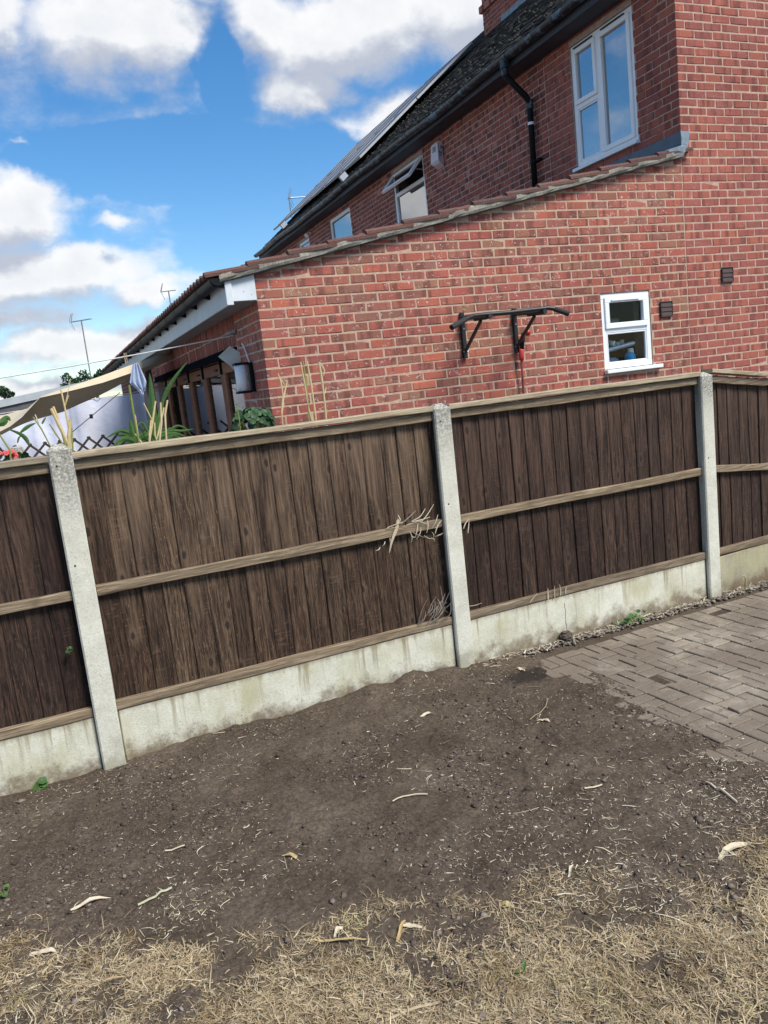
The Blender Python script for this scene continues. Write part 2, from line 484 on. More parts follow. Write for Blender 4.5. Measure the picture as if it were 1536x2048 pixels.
def mat_paver():
    m, N = new_mat('paver_dusty')
    v, r, tc = piece_coords(N)
    gm = N.n('ShaderNodeNewGeometry')
    p = gm.outputs['Position']
    n = N.noise(v, 22, 5, .6)
    col = N.ramp(n, [(0.3, (0.225, 0.195, 0.155)), (0.7, (0.33, 0.29, 0.23))])
    col = N.mix(1.0, col, N.ramp(r, [(0, (0.85, 0.84, 0.83)), (0.5, (1.0, 0.98, 0.96)), (1, (1.12, 1.1, 1.06))]), 'MULTIPLY')
    dp_ = N.n('ShaderNodeVectorMath', operation='DOT_PRODUCT')
    N.l(N.vmath('SUBTRACT', p, (GO_X, GO_Y, 0.0)), dp_.inputs[0])
    dp_.inputs[1].default_value = (0.998, 0.062, 0.0)
    near = N.sstep(dp_.outputs['Value'], 0.40, -0.10)
    dirt = N.sstep(N.math('ADD', N.noise(p, 1.9, 6, .62), N.math('MULTIPLY', near, 0.13)), 0.36, 0.58)
    dirt = N.math('MAXIMUM', dirt, N.sstep(N.math('ADD', N.noise(p, 14, 5, .65), N.math('MULTIPLY', near, 0.16)), 0.56, 0.66))
    col = N.mix(N.math('MULTIPLY', dirt, 0.82), col, (0.155, 0.122, 0.092))
    gr = N.sstep(N.noise(p, 5, 4, .6), 0.62, 0.75)
    col = N.mix(N.math('MULTIPLY', gr, 0.35), col, (0.12, 0.125, 0.09))
    sp = N.noise(v, 240, 3, .6)
    col = N.mix(0.35, col, N.ramp(sp, [(0.35, 0.15), (0.7, 0.85)]), 'SOFT_LIGHT')
    N.l(col, N.bsdf.inputs['Base Color'])
    N.bsdf.inputs['Roughness'].default_value = 0.95
    N.bsdf.inputs['Specular IOR Level'].default_value = 0.2
    bump(N, N.noise(v, 160, 4, .65), 0.35, 0.003)
    return m


M['paver'] = mat_paver()


def mat_straw(name, stops, rough=0.75, trans=0.0, patchy=False):
    m, N = new_mat(name)
    v, r, tc = piece_coords(N)
    col = N.ramp(r, stops)
    if patchy:
        gp = N.n('ShaderNodeNewGeometry').outputs['Position']
        col = N.mix(1.0, col, N.ramp(N.noise(gp, 4.5, 4, .6), [(0.32, (0.62, 0.56, 0.46)), (0.5, (1.0, 1.0, 1.0)), (0.68, (1.08, 1.06, 1.0))]), 'MULTIPLY')
        col = N.mix(N.math('MULTIPLY', N.sstep(N.noise(gp, 2.2, 4, .6), 0.55, 0.70), 0.40), col, (0.20, 0.19, 0.075))
    n = N.noise(v, 60, 3, .6)
    col = N.mix(0.4, col, N.ramp(n, [(0.3, 0.25), (0.7, 0.75)]), 'SOFT_LIGHT')
    N.l(col, N.bsdf.inputs['Base Color'])
    N.bsdf.inputs['Roughness'].default_value = rough
    N.bsdf.inputs['Specular IOR Level'].default_value = 0.25
    if trans:
        tr = N.n('ShaderNodeBsdfTranslucent')
        N.l(col, tr.inputs[0])
        mx = N.n('ShaderNodeMixShader')
        mx.inputs[0].default_value = trans
        N.l(N.bsdf.outputs[0], mx.inputs[1])
        N.l(tr.outputs[0], mx.inputs[2])
        N.l(mx.outputs[0], N.out.inputs[0])
    return m


M['straw'] = mat_straw('straw', [(0.0, (0.56, 0.48, 0.34)), (0.25, (0.40, 0.32, 0.21)), (0.5, (0.68, 0.62, 0.48)), (0.7, (0.28, 0.22, 0.14)), (0.85, (0.60, 0.54, 0.42)), (0.95, (0.36, 0.37, 0.25)), (1.0, (0.5, 0.44, 0.3))])
M['dry_grass'] = mat_straw('dry_grass', [(0.0, (0.50, 0.40, 0.25)), (0.22, (0.36, 0.265, 0.155)), (0.42, (0.62, 0.52, 0.35)), (0.6, (0.24, 0.17, 0.10)), (0.8, (0.47, 0.37, 0.23)), (0.92, (0.58, 0.50, 0.35)), (0.96, (0.26, 0.25, 0.11)), (1.0, (0.40, 0.34, 0.18))], trans=0.15, patchy=True)
M['cane'] = mat_straw('dry_cane', [(0.0, (0.55, 0.42, 0.21)), (0.5, (0.62, 0.50, 0.28)), (1.0, (0.46, 0.36, 0.17))])
M['green_cane'] = mat_straw('green_cane', [(0.0, (0.16, 0.20, 0.055)), (1.0, (0.26, 0.27, 0.09))])
M['leaf'] = mat_straw('green_leaf', [(0.0, (0.06, 0.13, 0.035)), (0.5, (0.10, 0.19, 0.05)), (1.0, (0.05, 0.105, 0.035))], 0.5, 0.25)
M['leaf_dark'] = mat_straw('dark_leaf', [(0.0, (0.030, 0.075, 0.028)), (0.5, (0.045, 0.10, 0.04)), (1.0, (0.022, 0.06, 0.022))], 0.5, 0.15)
M['leaf_yellow'] = mat_straw('yellow_leaf', [(0.0, (0.46, 0.33, 0.15)), (0.5, (0.50, 0.38, 0.17)), (1.0, (0.42, 0.31, 0.17))], 0.7, 0.1)
M['leaf_pale'] = mat_straw('pale_dry_leaf', [(0.0, (0.52, 0.43, 0.29)), (0.5, (0.60, 0.52, 0.38)), (1.0, (0.44, 0.34, 0.21))], 0.8, 0.1)
M['flower'] = mat_straw('coral_petal', [(0.0, (0.75, 0.10, 0.085)), (1.0, (0.80, 0.20, 0.19))], 0.5, 0.2)
M['stone'] = mat_straw('pebble', [(0.0, (0.15, 0.125, 0.10)), (0.4, (0.23, 0.195, 0.16)), (0.7, (0.11, 0.09, 0.072)), (0.9, (0.19, 0.15, 0.12)), (1.0, (0.36, 0.32, 0.27))], 0.85)
M['crumb'] = mat_straw('soil_crumb', [(0.0, (0.045, 0.033, 0.026)), (0.4, (0.085, 0.064, 0.050)), (0.8, (0.125, 0.097, 0.076)), (1.0, (0.20, 0.16, 0.125))], 0.95)
M['pvc'] = mat_plain('white_upvc', (0.80, 0.82, 0.83), 0.35, 0.04, 3, 0.0)
M['pvc_dull'] = mat_plain('dull_white_paint', (0.40, 0.42, 0.45), 0.5, 0.1, 5, 0.0)
M['soffit_grey'] = mat_plain('grey_brown_soffit', (0.22, 0.20, 0.20), 0.7, 0.15, 5, 0.0)
M['pvc_old'] = mat_plain('weathered_white_upvc', (0.62, 0.65, 0.67), 0.5, 0.08, 6, 0.0)
M['rubber'] = mat_plain('black_seal', (0.015, 0.015, 0.017), 0.6, 0.1, 5, 0.0)
M['black_plastic'] = mat_plain('black_plastic', (0.010, 0.011, 0.013), 0.5, 0.2, 8, 0.05, 0.0, 0.12)
M['black_steel'] = mat_plain('black_powder_coat', (0.012, 0.012, 0.013), 0.42, 0.2, 20, 0.05)
M['matte_black'] = mat_plain('matte_black', (0.010, 0.011, 0.014), 0.95, 0.2, 8, 0.0, 0.0, 0.0)
M['foam'] = mat_plain('black_foam_grip', (0.02, 0.02, 0.02), 0.8, 0.2, 30, 0.2)
M['soffit_dark'] = mat_plain('dark_soffit', (0.035, 0.04, 0.055), 0.6, 0.25, 6, 0.1)
M['lead'] = mat_plain('lead_sheet', (0.085, 0.105, 0.135), 0.5, 0.22, 9, 0.25, 0.2)
M['lead_pale'] = mat_plain('pale_lead', (0.19, 0.235, 0.27), 0.5, 0.3, 14, 0.25, 0.2)
M['vent'] = mat_plain('brown_plastic', (0.060, 0.032, 0.023), 0.45, 0.15, 12, 0.05)
M['door_wood'] = mat_rail('brown_door_wood', (0.13, 0.060, 0.036), (0.24, 0.118, 0.072), (0.35, 0.19, 0.12))
M['alarm'] = mat_plain('alarm_pinkish_white', (0.60, 0.53, 0.56), 0.4, 0.06, 5, 0.0)
M['blue_ink'] = mat_plain('blue_ink', (0.10, 0.17, 0.36), 0.5, 0.1, 5, 0.0)
M['red_plastic'] = mat_plain('red_plastic', (0.50, 0.03, 0.03), 0.35, 0.1, 10, 0.0)
M['red_cable'] = mat_plain('dull_red_cable', (0.20, 0.05, 0.05), 0.5, 0.15, 10, 0.0)
M['opal'] = mat_plain('opal_diffuser', (0.90, 0.92, 0.93), 0.3, 0.03, 5, 0.0)
M['steel'] = mat_plain('galvanised', (0.30, 0.31, 0.32), 0.5, 0.2, 10, 0.0, 0.7)
M['dark_room'] = mat_plain('dim_room', (0.008, 0.008, 0.009), 0.9, 0.3, 3, 0.0)
M['room'] = mat_plain('room_plaster', (0.10, 0.105, 0.11), 0.9, 0.15, 3, 0.0)
M['dark_ground'] = mat_plain('patio_slab', (0.22, 0.205, 0.19), 0.9, 0.25, 3, 0.2)
M['blue_plastic'] = mat_plain('blue_bottle', (0.02, 0.42, 0.75), 0.35, 0.05, 5, 0.0)
M['foil'] = mat_plain('crumpled_foil', (0.78, 0.86, 0.84), 0.35, 0.2, 30, 0.5, 0.5)
M['panel'] = mat_plain('solar_glass', (0.012, 0.016, 0.03), 0.35, 0.1, 5, 0.0, 0.0, 0.3)
M['alu'] = mat_plain('aluminium', (0.40, 0.41, 0.42), 0.5, 0.08, 5, 0.0, 0.5)
M['trellis'] = mat_plain('brown_trellis', (0.045, 0.030, 0.024), 0.8, 0.25, 20, 0.2)
M['grey_board'] = mat_rail('grey_board', (0.07, 0.07, 0.07), (0.15, 0.15, 0.155), (0.24, 0.24, 0.25))
M['flat_roof'] = mat_plain('pale_flat_roof', (0.42, 0.45, 0.45), 0.7, 0.1, 5, 0.1)
M['rope'] = mat_plain('white_line', (0.62, 0.61, 0.58), 0.7, 0.1, 20, 0.1)


def mat_gutter_blotched():
    m, N = new_mat('blotched_black_gutter')
    v, r, tc = piece_coords(N)
    n = N.noise(v, 9, 5, .65, .4)
    col = N.mix(N.sstep(n, 0.5, 0.62), (0.014, 0.017, 0.022), (0.085, 0.16, 0.21))
    N.l(col, N.bsdf.inputs['Base Color'])
    N.bsdf.inputs['Roughness'].default_value = 0.4
    return m


M['gutter_old'] = mat_gutter_blotched()


def mat_tile(name, stops, moss, moss_amt):
    m, N = new_mat(name)
    v, r, tc = piece_coords(N)
    gm = N.n('ShaderNodeNewGeometry')
    p = gm.outputs['Position']
    col = N.ramp(r, stops)
    col = N.mix(0.4, col, N.ramp(N.noise(v, 40, 5, .65), [(0.3, 0.15), (0.7, 0.8)]), 'SOFT_LIGHT')
    mm = N.math('MULTIPLY', N.sstep(N.noise(p, 9, 6, .7), 0.48, 0.66), moss_amt)
    col = N.mix(mm, col, N.ramp(N.noise(p, 70, 3, .6), [(0.35, tuple(c * .5 for c in moss)), (0.7, moss)]))
    N.l(col, N.bsdf.inputs['Base Color'])
    N.bsdf.inputs['Roughness'].default_value = 0.92
    N.bsdf.inputs['Specular IOR Level'].default_value = 0.2
    bump(N, N.noise(v, 90, 5, .65), 0.6, 0.008)
    return m


M['tile_red'] = mat_tile('concrete_tile_red', [(0, (0.135, 0.066, 0.054)), (0.5, (0.165, 0.082, 0.066)), (1, (0.11, 0.060, 0.052))], (0.15, 0.135, 0.11), 0.6)
M['tile_dark'] = mat_tile('mossy_dark_tile', [(0, (0.022, 0.022, 0.026)), (0.5, (0.045, 0.042, 0.042)), (1, (0.014, 0.014, 0.018))], (0.15, 0.145, 0.10), 0.55)
M['verge'] = mat_concrete('verge_mortar', (0.16, 0.15, 0.125), (0.40, 0.37, 0.30), (0.1, 0.09, 0.07), agg=0.6)


def mat_glass(name, refl, rough=0.0, tint=(0.9, 0.95, 0.97)):
    m = bpy.data.materials.new(name)
    m.use_nodes = True
    m.node_tree.nodes.clear()
    N = NT(m.node_tree)
    o = N.n('ShaderNodeOutputMaterial')
    g = N.n('ShaderNodeBsdfGlossy')
    g.inputs['Roughness'].default_value = rough
    t = N.n('ShaderNodeBsdfTransparent')
    t.inputs[0].default_value = (*tint, 1)
    fr = N.n('ShaderNodeFresnel')
    fr.inputs['IOR'].default_value = refl
    mx = N.n('ShaderNodeMixShader')
    N.l(fr.outputs[0], mx.inputs[0])
    N.l(t.outputs[0], mx.inputs[1])
    N.l(g.outputs[0], mx.inputs[2])
    N.l(mx.outputs[0], o.inputs[0])
    return m


M['glass'] = mat_glass('double_glazing', 7.0)
M['glass_clear'] = mat_glass('clear_glazing', 1.3)
M['glass_door'] = mat_glass('door_glazing', 3.6)


def mat_cloth(name, col, trans=0.3, weave=400, wr=0.2):
    m, N = new_mat(name)
    tc = N.n('ShaderNodeTexCoord')
    v = tc.outputs['Object']
    n = N.noise(v, 5, 4, .6)
    c = N.ramp(n, [(0.3, tuple(x * 0.9 for x in col)), (0.7, col)])
    N.l(c, N.bsdf.inputs['Base Color'])
    N.bsdf.inputs['Roughness'].default_value = 0.9
    N.bsdf.inputs['Specular IOR Level'].default_value = 0.15
    bump(N, N.noise(v, 14, 5, .6), wr, 0.03)
    tr = N.n('ShaderNodeBsdfTranslucent')
    N.l(c, tr.inputs[0])
    mx = N.n('ShaderNodeMixShader')
    mx.inputs[0].default_value = trans
    N.l(N.bsdf.outputs[0], mx.inputs[1])
    N.l(tr.outputs[0], mx.inputs[2])
    N.l(mx.outputs[0], N.out.inputs[0])
    return m


M['sheet'] = mat_cloth('white_sheet_cloth', (0.74, 0.76, 0.86), 0.15, 400, 0.3)
M['sail'] = mat_cloth('beige_sail_cloth', (0.60, 0.51, 0.36), 0.02)
M['towel'] = mat_cloth('pale_blue_cloth', (0.60, 0.68, 0.84), 0.3)
M['grey_cloth'] = mat_cloth('grey_white_cloth', (0.80, 0.82, 0.77), 0.3)
M['net'] = mat_cloth('white_reflection_net', (0.78, 0.80, 0.84), 0.4)
M['opal'] = mat_cloth('opal_diffuser_translucent', (0.95, 0.96, 0.97), 0.1, 400, 0.0)
M['bark'] = mat_plain('bark', (0.09, 0.07, 0.05), 0.9, 0.3, 10, 0.4)
M['turf_patch'] = mat_plain('moss', (0.050, 0.052, 0.030), 0.95, 0.4, 40, 0.4)

# ------------------------------------------------------------------ mesh helpers


def at_px(x, y, v):
    """point on the plane y = v seen at that place of the photograph (used only to measure)"""
    f = 27.77 / 36 * 2048
    d_ = cam.matrix_basis.to_3x3() @ Vector(((x - 768) / f, -(y - 1024) / f, -1))
    return CAM + d_ * ((v - CAM.y) / d_.y)


class MB:
    def __init__(s):
        s.v, s.f = [], []

    def add(s, vs, fs, mtx=None):
        o = len(s.v)
        for p in vs:
            p = Vector(p)
            s.v.append(tuple(mtx @ p if mtx else p))
        for f in fs:
            s.f.append(tuple(i + o for i in f))
        return s

    def box(s, a, b, mtx=None):
        (x0, y0, z0), (x1, y1, z1) = a, b
        vs = [(x0, y0, z0), (x1, y0, z0), (x1, y1, z0), (x0, y1, z0), (x0, y0, z1), (x1, y0, z1), (x1, y1, z1), (x0, y1, z1)]
        return s.add(vs, [(3, 2, 1, 0), (4, 5, 6, 7), (0, 1, 5, 4), (1, 2, 6, 5), (2, 3, 7, 6), (3, 0, 4, 7)], mtx)

    def cbox(s, a, b, c=0.004, mtx=None, jit=0.0):
        """box with chamfered edges"""
        lo, hi = Vector(a), Vector(b)
        vs, idx = [], {}
        for sx in (0, 1):
            for sy in (0, 1):
                for sz in (0, 1):
                    for ax in range(3):
                        p = [hi[i] if t else lo[i] for i, t in enumerate((sx, sy, sz))]
                        for i, t in enumerate((sx, sy, sz)):
                            if i != ax:
                                p[i] += -c if t else c
                        if jit:
                            p = [q + random.uniform(-jit, jit) for q in p]
                        idx[(sx, sy, sz, ax)] = len(vs)
                        vs.append(p)
        fs = []
        for ax in range(3):
            o1, o2 = (ax + 1) % 3, (ax + 2) % 3
            for t in (0, 1):
                q = []
                for (u, w) in ((0, 0), (1, 0), (1, 1), (0, 1)):
                    k = [0, 0, 0]
                    k[ax], k[o1], k[o2] = t, u, w
                    q.append(idx[(*k, ax)])
                fs.append(tuple(q) if t else tuple(q[::-1]))
        for ax in range(3):
            o1, o2 = (ax + 1) % 3, (ax + 2) % 3
            for u in (0, 1):
                for w in (0, 1):
                    k0, k1 = [0, 0, 0], [0, 0, 0]
                    k1[ax] = 1
                    k0[o1] = k1[o1] = u
                    k0[o2] = k1[o2] = w
                    q = (idx[(*k0, o1)], idx[(*k1, o1)], idx[(*k1, o2)], idx[(*k0, o2)])
                    fs.append(q if (u == w) else q[::-1])
        for sx in (0, 1):
            for sy in (0, 1):
                for sz in (0, 1):
                    q = tuple(idx[(sx, sy, sz, a_)] for a_ in range(3))
                    fs.append(q if (sx + sy + sz) % 2 else q[::-1])
        return s.add(vs, fs, mtx)

    def tube(s, pts, r, n=8, cap=True):
        pts = [Vector(p) for p in pts]
        rs = r if hasattr(r, '__len__') else [r] * len(pts)
        o = len(s.v)
        up = Vector((0, 0, 1))
        prev = None
        for i, p in enumerate(pts):
            t = (pts[min(i + 1, len(pts) - 1)] - pts[max(i - 1, 0)]).normalized()
            a = t.cross(up)
            if a.length < 0.05:
                a = t.cross(Vector((1, 0, 0)))
            a.normalize()
            if prev is not None and a.dot(prev) < 0:
                a = -a
            prev = a
            b = t.cross(a).normalized()
            for k in range(n):
                th = 2 * PI * k / n
                s.v.append(tuple(p + (a * math.cos(th) + b * math.sin(th)) * rs[i]))
        for i in range(len(pts) - 1):
            for k in range(n):
                s.f.append((o + i * n + k, o + i * n + (k + 1) % n, o + (i + 1) * n + (k + 1) % n, o + (i + 1) * n + k))
        if cap:
            s.f.append(tuple(o + k for k in range(n))[::-1])
            s.f.append(tuple(o + (len(pts) - 1) * n + k for k in range(n)))
        return s

    def extrude(s, prof, axis, a, b, mtx=None, closed=True):
        """prof: list of 2D points in the plane of the other two axes, swept from a to b along axis"""
        n = len(prof)
        vs = []
        for t in (a, b):
            for p in prof:
                q = [0, 0, 0]
                q[axis] = t
                o1, o2 = [i for i in range(3) if i != axis]
                q[o1], q[o2] = p
                vs.append(q)
        fs = [(i, (i + 1) % n, n + (i + 1) % n, n + i) for i in range(n if closed else n - 1)]
        if closed:
            fs += [tuple(range(n))[::-1], tuple(range(n, 2 * n))]
        return s.add(vs, fs, mtx)

    def grid(s, P):
        """P: rows of points"""
        o = len(s.v)
        nr, nc = len(P), len(P[0])
        for row in P:
            for p in row:
                s.v.append(tuple(p))
        for i in range(nr - 1):
            for j in range(nc - 1):
                s.f.append((o + i * nc + j, o + i * nc + j + 1, o + (i + 1) * nc + j + 1, o + (i + 1) * nc + j))
        return s

    def mesh(s, name, mat, smooth=False):
        me = bpy.data.meshes.new(name)
        me.from_pydata(s.v, [], s.f)
        me.update()
        if mat is not None:
            me.materials.append(mat if not isinstance(mat, str) else M[mat])
        if smooth:
            for p in me.polygons:
                p.use_smooth = True
        return me

    def build(s, name, mat, parent=None, loc=(0, 0, 0), rot=(0, 0, 0), smooth=False):
        return link(name, s.mesh(name, mat, smooth), parent, loc, rot)


def link(name, me, parent=None, loc=(0, 0, 0), rot=(0, 0, 0), scale=(1, 1, 1)):
    o = bpy.data.objects.new(name, me)
    COL.objects.link(o)
    o.location, o.rotation_euler, o.scale = loc, rot, scale
    if parent is not None:
        o.parent = parent
    return o


def tag(o, label, cat, group=None):
    o['label'] = label
    o['category'] = cat
    if group:
        o['group'] = group
    return o


def thing(name, label, cat, loc=(0, 0, 0), rz=0.0, group=None):
    o = link(name, None, None, loc, (0, 0, rz))
    return tag(o, label, cat, group)


def struct(o):
    o['kind'] = 'structure'
    return o


def stuff(o):
    o['kind'] = 'stuff'
    return o


def np_mesh(name, verts, faces, mat):
    """verts (n,3), faces (m,k) arrays"""
    me = bpy.data.meshes.new(name)
    k = faces.shape[1]
    me.vertices.add(len(verts))
    me.vertices.foreach_set('co', verts.astype(np.float32).ravel())
    me.loops.add(faces.size)
    me.loops.foreach_set('vertex_index', faces.astype(np.int32).ravel())
    me.polygons.add(len(faces))
    me.polygons.foreach_set('loop_start', np.arange(0, faces.size, k, dtype=np.int32))
    me.polygons.foreach_set('loop_total', np.full(len(faces), k, dtype=np.int32))
    me.update(calc_edges=True)
    me.materials.append(M[mat] if isinstance(mat, str) else mat)
    return me


def vnoise(x, y, seed=0):
    """smooth value noise on arrays, -1..1"""
    xi, yi = np.floor(x).astype(int), np.floor(y).astype(int)
    fx, fy = x - xi, y - yi
    fx, fy = fx * fx * (3 - 2 * fx), fy * fy * (3 - 2 * fy)

    def h(a, b):
        n = (a * 374761393 + b * 668265263 + seed * 974711) & 0xffffffff
        n = ((n ^ (n >> 13)) * 1274126177) & 0xffffffff
        return ((n ^ (n >> 16)) & 0xffff) / 32767.5 - 1
    return (h(xi, yi) * (1 - fx) + h(xi + 1, yi) * fx) * (1 - fy) + (h(xi, yi + 1) * (1 - fx) + h(xi + 1, yi + 1) * fx) * fy


def fbm(x, y, f, o, seed=0, g=0.5):
    a, t = 1.0, 0
    for i in range(o):
        t = t + a * vnoise(x * f, y * f, seed + i)
        f *= 2.03
        a *= g
    return t


def holes_wall(mb, axis, at, thick, a0, a1, z0, z1, holes):
    """slab in the plane axis = at (extends to at + thick), leaving rectangular holes (a, b, z, z)"""
    A = sorted({a0, a1, *[h[0] for h in holes], *[h[1] for h in holes]})
    Z = sorted({z0, z1, *[h[2] for h in holes], *[h[3] for h in holes]})
    A = [a for a in A if a0 <= a <= a1]
    Z = [z for z in Z if z0 <= z <= z1]
    for i in range(len(A) - 1):
        for j in range(len(Z) - 1):
            am, zm = (A[i] + A[i + 1]) / 2, (Z[j] + Z[j + 1]) / 2
            if any(h[0] < am < h[1] and h[2] < zm < h[3] for h in holes):
                continue
            lo, hi = min(at, at + thick), max(at, at + thick)
            if axis == 0:
                mb.box((lo, A[i], Z[j]), (hi, A[i + 1], Z[j + 1]))
            else:
                mb.box((A[i], lo, Z[j]), (A[i + 1], hi, Z[j + 1]))


GAP = 0.0105
BRICK_VARIANTS = {}


def brick_mesh(mat):
    if mat not in BRICK_VARIANTS:
        L = []
        for k in range(5):
            L.append(unit_brick(mat, k))
        BRICK_VARIANTS[mat] = L
    return BRICK_VARIANTS[mat]


def unit_brick(mat, k):
    st = random.getstate()
    random.seed(100 + k)
    # full-size brick, centred, front face at y = 0 (back towards +y)
    me = MB().cbox((-0.1075, 0.0, -0.0325), (0.1075, 0.05, 0.0325), 0.005, jit=0.0020).mesh('brick', mat)
    random.setstate(st)
    return me


CORNER = {}


def corner_brick(mat, depth):
    # a brick whose end shows round the corner
    if (mat, depth) not in CORNER:
        CORNER[(mat, depth)] = MB().cbox((-0.1075, 0.0, -0.0325), (0.1075, depth, 0.0325), 0.0045, jit=0.0010).mesh('brick', mat)
    return CORNER[(mat, depth)]


def return_rows(faces, c):
    # rows on the return of a corner start behind the end of the corner brick
    out = []
    for (a, b, zl, zh) in faces:
        k = int(math.floor((zl - 2.2243) / 0.075 + 0.01))
        st = c + (0.215 if k % 2 else 0.1025) + GAP
        if b - st < 0.03:
            continue
        out.append((max(a, st), b, zl, zh))
    return out


def rows_bricks(a0, a1, z0, z1, phase, holes=(), top=None, half0=True, z_ref=2.2243):
    """stretcher bond: list of (a, b, zlo, zhi) brick faces; holes cut the rows, top(a) is the slope line that ends them"""
    out = []
    k0 = math.floor((z0 - z_ref) / 0.075)
    k1 = math.ceil((z1 - z_ref) / 0.075)
    for k in range(k0, k1):
        zl, zh = z_ref + k * 0.075 + GAP / 2, z_ref + (k + 1) * 0.075 - GAP / 2
        zl, zh = max(zl, z0), min(zh, z1)
        if zh - zl < 0.015:
            continue
        segs = [(a0, a1)]
        for h in holes:
            if h[3] > zl + 0.004 and h[2] < zh - 0.004:
                ns = []
                for s_ in segs:
                    if h[1] <= s_[0] or h[0] >= s_[1]:
                        ns.append(s_)
                        continue
                    if h[0] > s_[0]:
                        ns.append((s_[0], h[0] - 0.004))
                    if h[1] < s_[1]:
                        ns.append((h[1] + 0.004, s_[1]))
                segs = ns
        off = phase + (0.1125 if k % 2 else 0.0)
        j0 = math.floor((a0 - off) / 0.225) - 1
        j = j0
        while off + j * 0.225 < a1:
            ja, jb = off + j * 0.225 + GAP / 2, off + (j + 1) * 0.225 - GAP / 2
            j += 1
            for s_ in segs:
                a, b = max(ja, s_[0]), min(jb, s_[1])
                if b - a < 0.022:
                    continue
                hi = zh
                if top is not None:
                    hi = min(zh, min(top(a), top(b)) - 0.002)
                    if hi - zl < 0.018:
                        continue
                out.append((a, b, zl, hi))
    return out


class Bricks:
    """collects brick faces of one thing; the largest in the picture become parts, the rest one mesh per wall"""
    def __init__(s, limit):
        s.items, s.limit = [], limit

    def wall(s, faces, org, axis, mat, parent, corner=None):
        # axis: 'y-' face looks to -y and runs along +x; 'x-' face looks to -x and runs along +y
        for (a, b, zl, zh) in faces:
            mid, zc = (a + b) / 2, (zl + zh) / 2
            if axis == 'y-':
                p, rz = Vector((mid, org, zc)), 0.0
                nrm = Vector((0, -1, 0))
            else:
                p, rz = Vector((org, mid, zc)), -PI / 2
                nrm = Vector((-1, 0, 0))
            d = CAM - p
            size = (b - a) * (zh - zl) * max(0.0, d.normalized().dot(nrm)) / d.length_squared
            cd_ = 0.0
            if corner is not None and abs(a - corner) < 0.012:
                cd_ = 0.215 if int(math.floor((zl - 2.2243) / 0.075 + 0.01)) % 2 else 0.1025
            s.items.append((size, p, rz, (b - a) / 0.215, (zh - zl) / 0.065, mat, parent, cd_))

    def finish(s):
        s.items.sort(key=lambda t: -t[0])
        rest = {}
        for i, (size, p, rz, sx, sz, mat, parent, cd_) in enumerate(s.items):
            out = max(-0.0015, min(0.0014, random.gauss(-0.0002, 0.0008)))
            tilt = random.gauss(0, 0.005)
            wob = random.gauss(0, 0.0012)
            mtx = Matrix.Translation(p) @ Matrix.Rotation(rz, 4, 'Z') @ Matrix.Translation((0, out, wob)) @ Matrix.Rotation(tilt * 0.6, 4, 'Y') @ Matrix.Diagonal((sx, 1, sz, 1))
            if i < s.limit:
                o = link('brick', corner_brick(mat, cd_) if cd_ else random.choice(brick_mesh(mat)), parent)
                o.matrix_local = mtx
            else:
                me = corner_brick(mat, cd_) if cd_ else random.choice(brick_mesh(mat))
                rest.setdefault((parent.name, mat), [parent, MB()])[1].add([tuple(v.co) for v in me.vertices], [tuple(q.vertices) for q in me.polygons], mtx)
        for (pn, mat), (parent, mb) in rest.items():
            stuff(mb.build('brickwork', mat, parent))


def pane_bars(mb, axis, at0, at1, a0, a1, z0, z1, w):
    """a rectangular frame of bars of width w between at0 and at1 (depth range)"""
    def bx(a, b, c, d):
        if axis == 0:
            mb.cbox((at0, a, c), (at1, b, d), 0.004)
        else:
            mb.cbox((a, at0, c), (b, at1, d), 0.004)
    bx(a0, a1, z0, z0 + w)
    bx(a0, a1, z1 - w, z1)
    bx(a0, a0 + w, z0 + w, z1 - w)
    bx(a1 - w, a1, z0 + w, z1 - w)


def pane_box(mb, axis, at, a0, a1, z0, z1, t=0.006):
    if axis == 0:
        mb.add([(at, a0, z0), (at, a1, z0), (at, a1, z1), (at, a0, z1)], [(0, 3, 2, 1)])
    else:
        mb.add([(a0, at, z0), (a1, at, z0), (a1, at, z1), (a0, at, z1)], [(0, 1, 2, 3)])


# ------------------------------------------------------------------ setting: ground
def ground_plane():
    mb = MB()
    s = 600.0
    mb.add([(-s, -s, -0.06), (s, -s, -0.06), (s, s, -0.06), (-s, s, -0.06)], [(0, 1, 2, 3)])
    return struct(mb.build('ground', 'dark_ground'))


ground_plane()
FO, FRZ = Vector((0.079, -2.341, 0.0)), rad(1.9246)      # fence origin and direction
FM = Matrix.Translation(FO) @ Matrix.Rotation(FRZ, 4, 'Z')
FI = FM.inverted()
E1 = Vector((0.062, -0.998, 0)).normalized()             # paving grid: away from the fence
E2 = Vector((0.998, 0.062, 0)).normalized()              # along the fence
GO = Vector((2.436, -2.835, 0))
MOD = 0.1435


def pave_ij(u, v):
    du, dv = u - GO.x, v - GO.y
    return (du * E2.x + dv * E2.y) / MOD, (du * E1.x + dv * E1.y) / MOD


def edge_i(j):
    """paving starts (along the fence) at this grid coordinate for row j"""
    return np.where(j < -1.0, -0.75, np.where(j < 2.0, -0.1, -0.72 + 0.0 * j))


BU = np.array([-3.0, -0.9, -0.317, 0.0, 0.286, 0.56, 0.87, 1.18, 1.41, 1.63, 1.87, 2.23, 2.6, 3.6])
BV = np.array([-3.1, -3.2, -3.33, -3.46, -3.70, -3.9, -3.985, -4.06, -4.13, -4.11, -4.19, -4.16, -4.25, -4.4])


def border(u):
    return np.interp(u, BU, BV)


def grassiness(u, v):
    b = border(u) + 0.10 * fbm(u, v, 3.5, 3, 61)
    t_ = np.clip((b + 0.06 - v) / 0.55, 0, 1) ** 0.8
    patch = np.clip(0.50 + 0.95 * fbm(u, v, 6.0, 4, 71, 0.6), 0.03, 1)
    return np.clip(t_ * 1.1, 0, 1) * patch


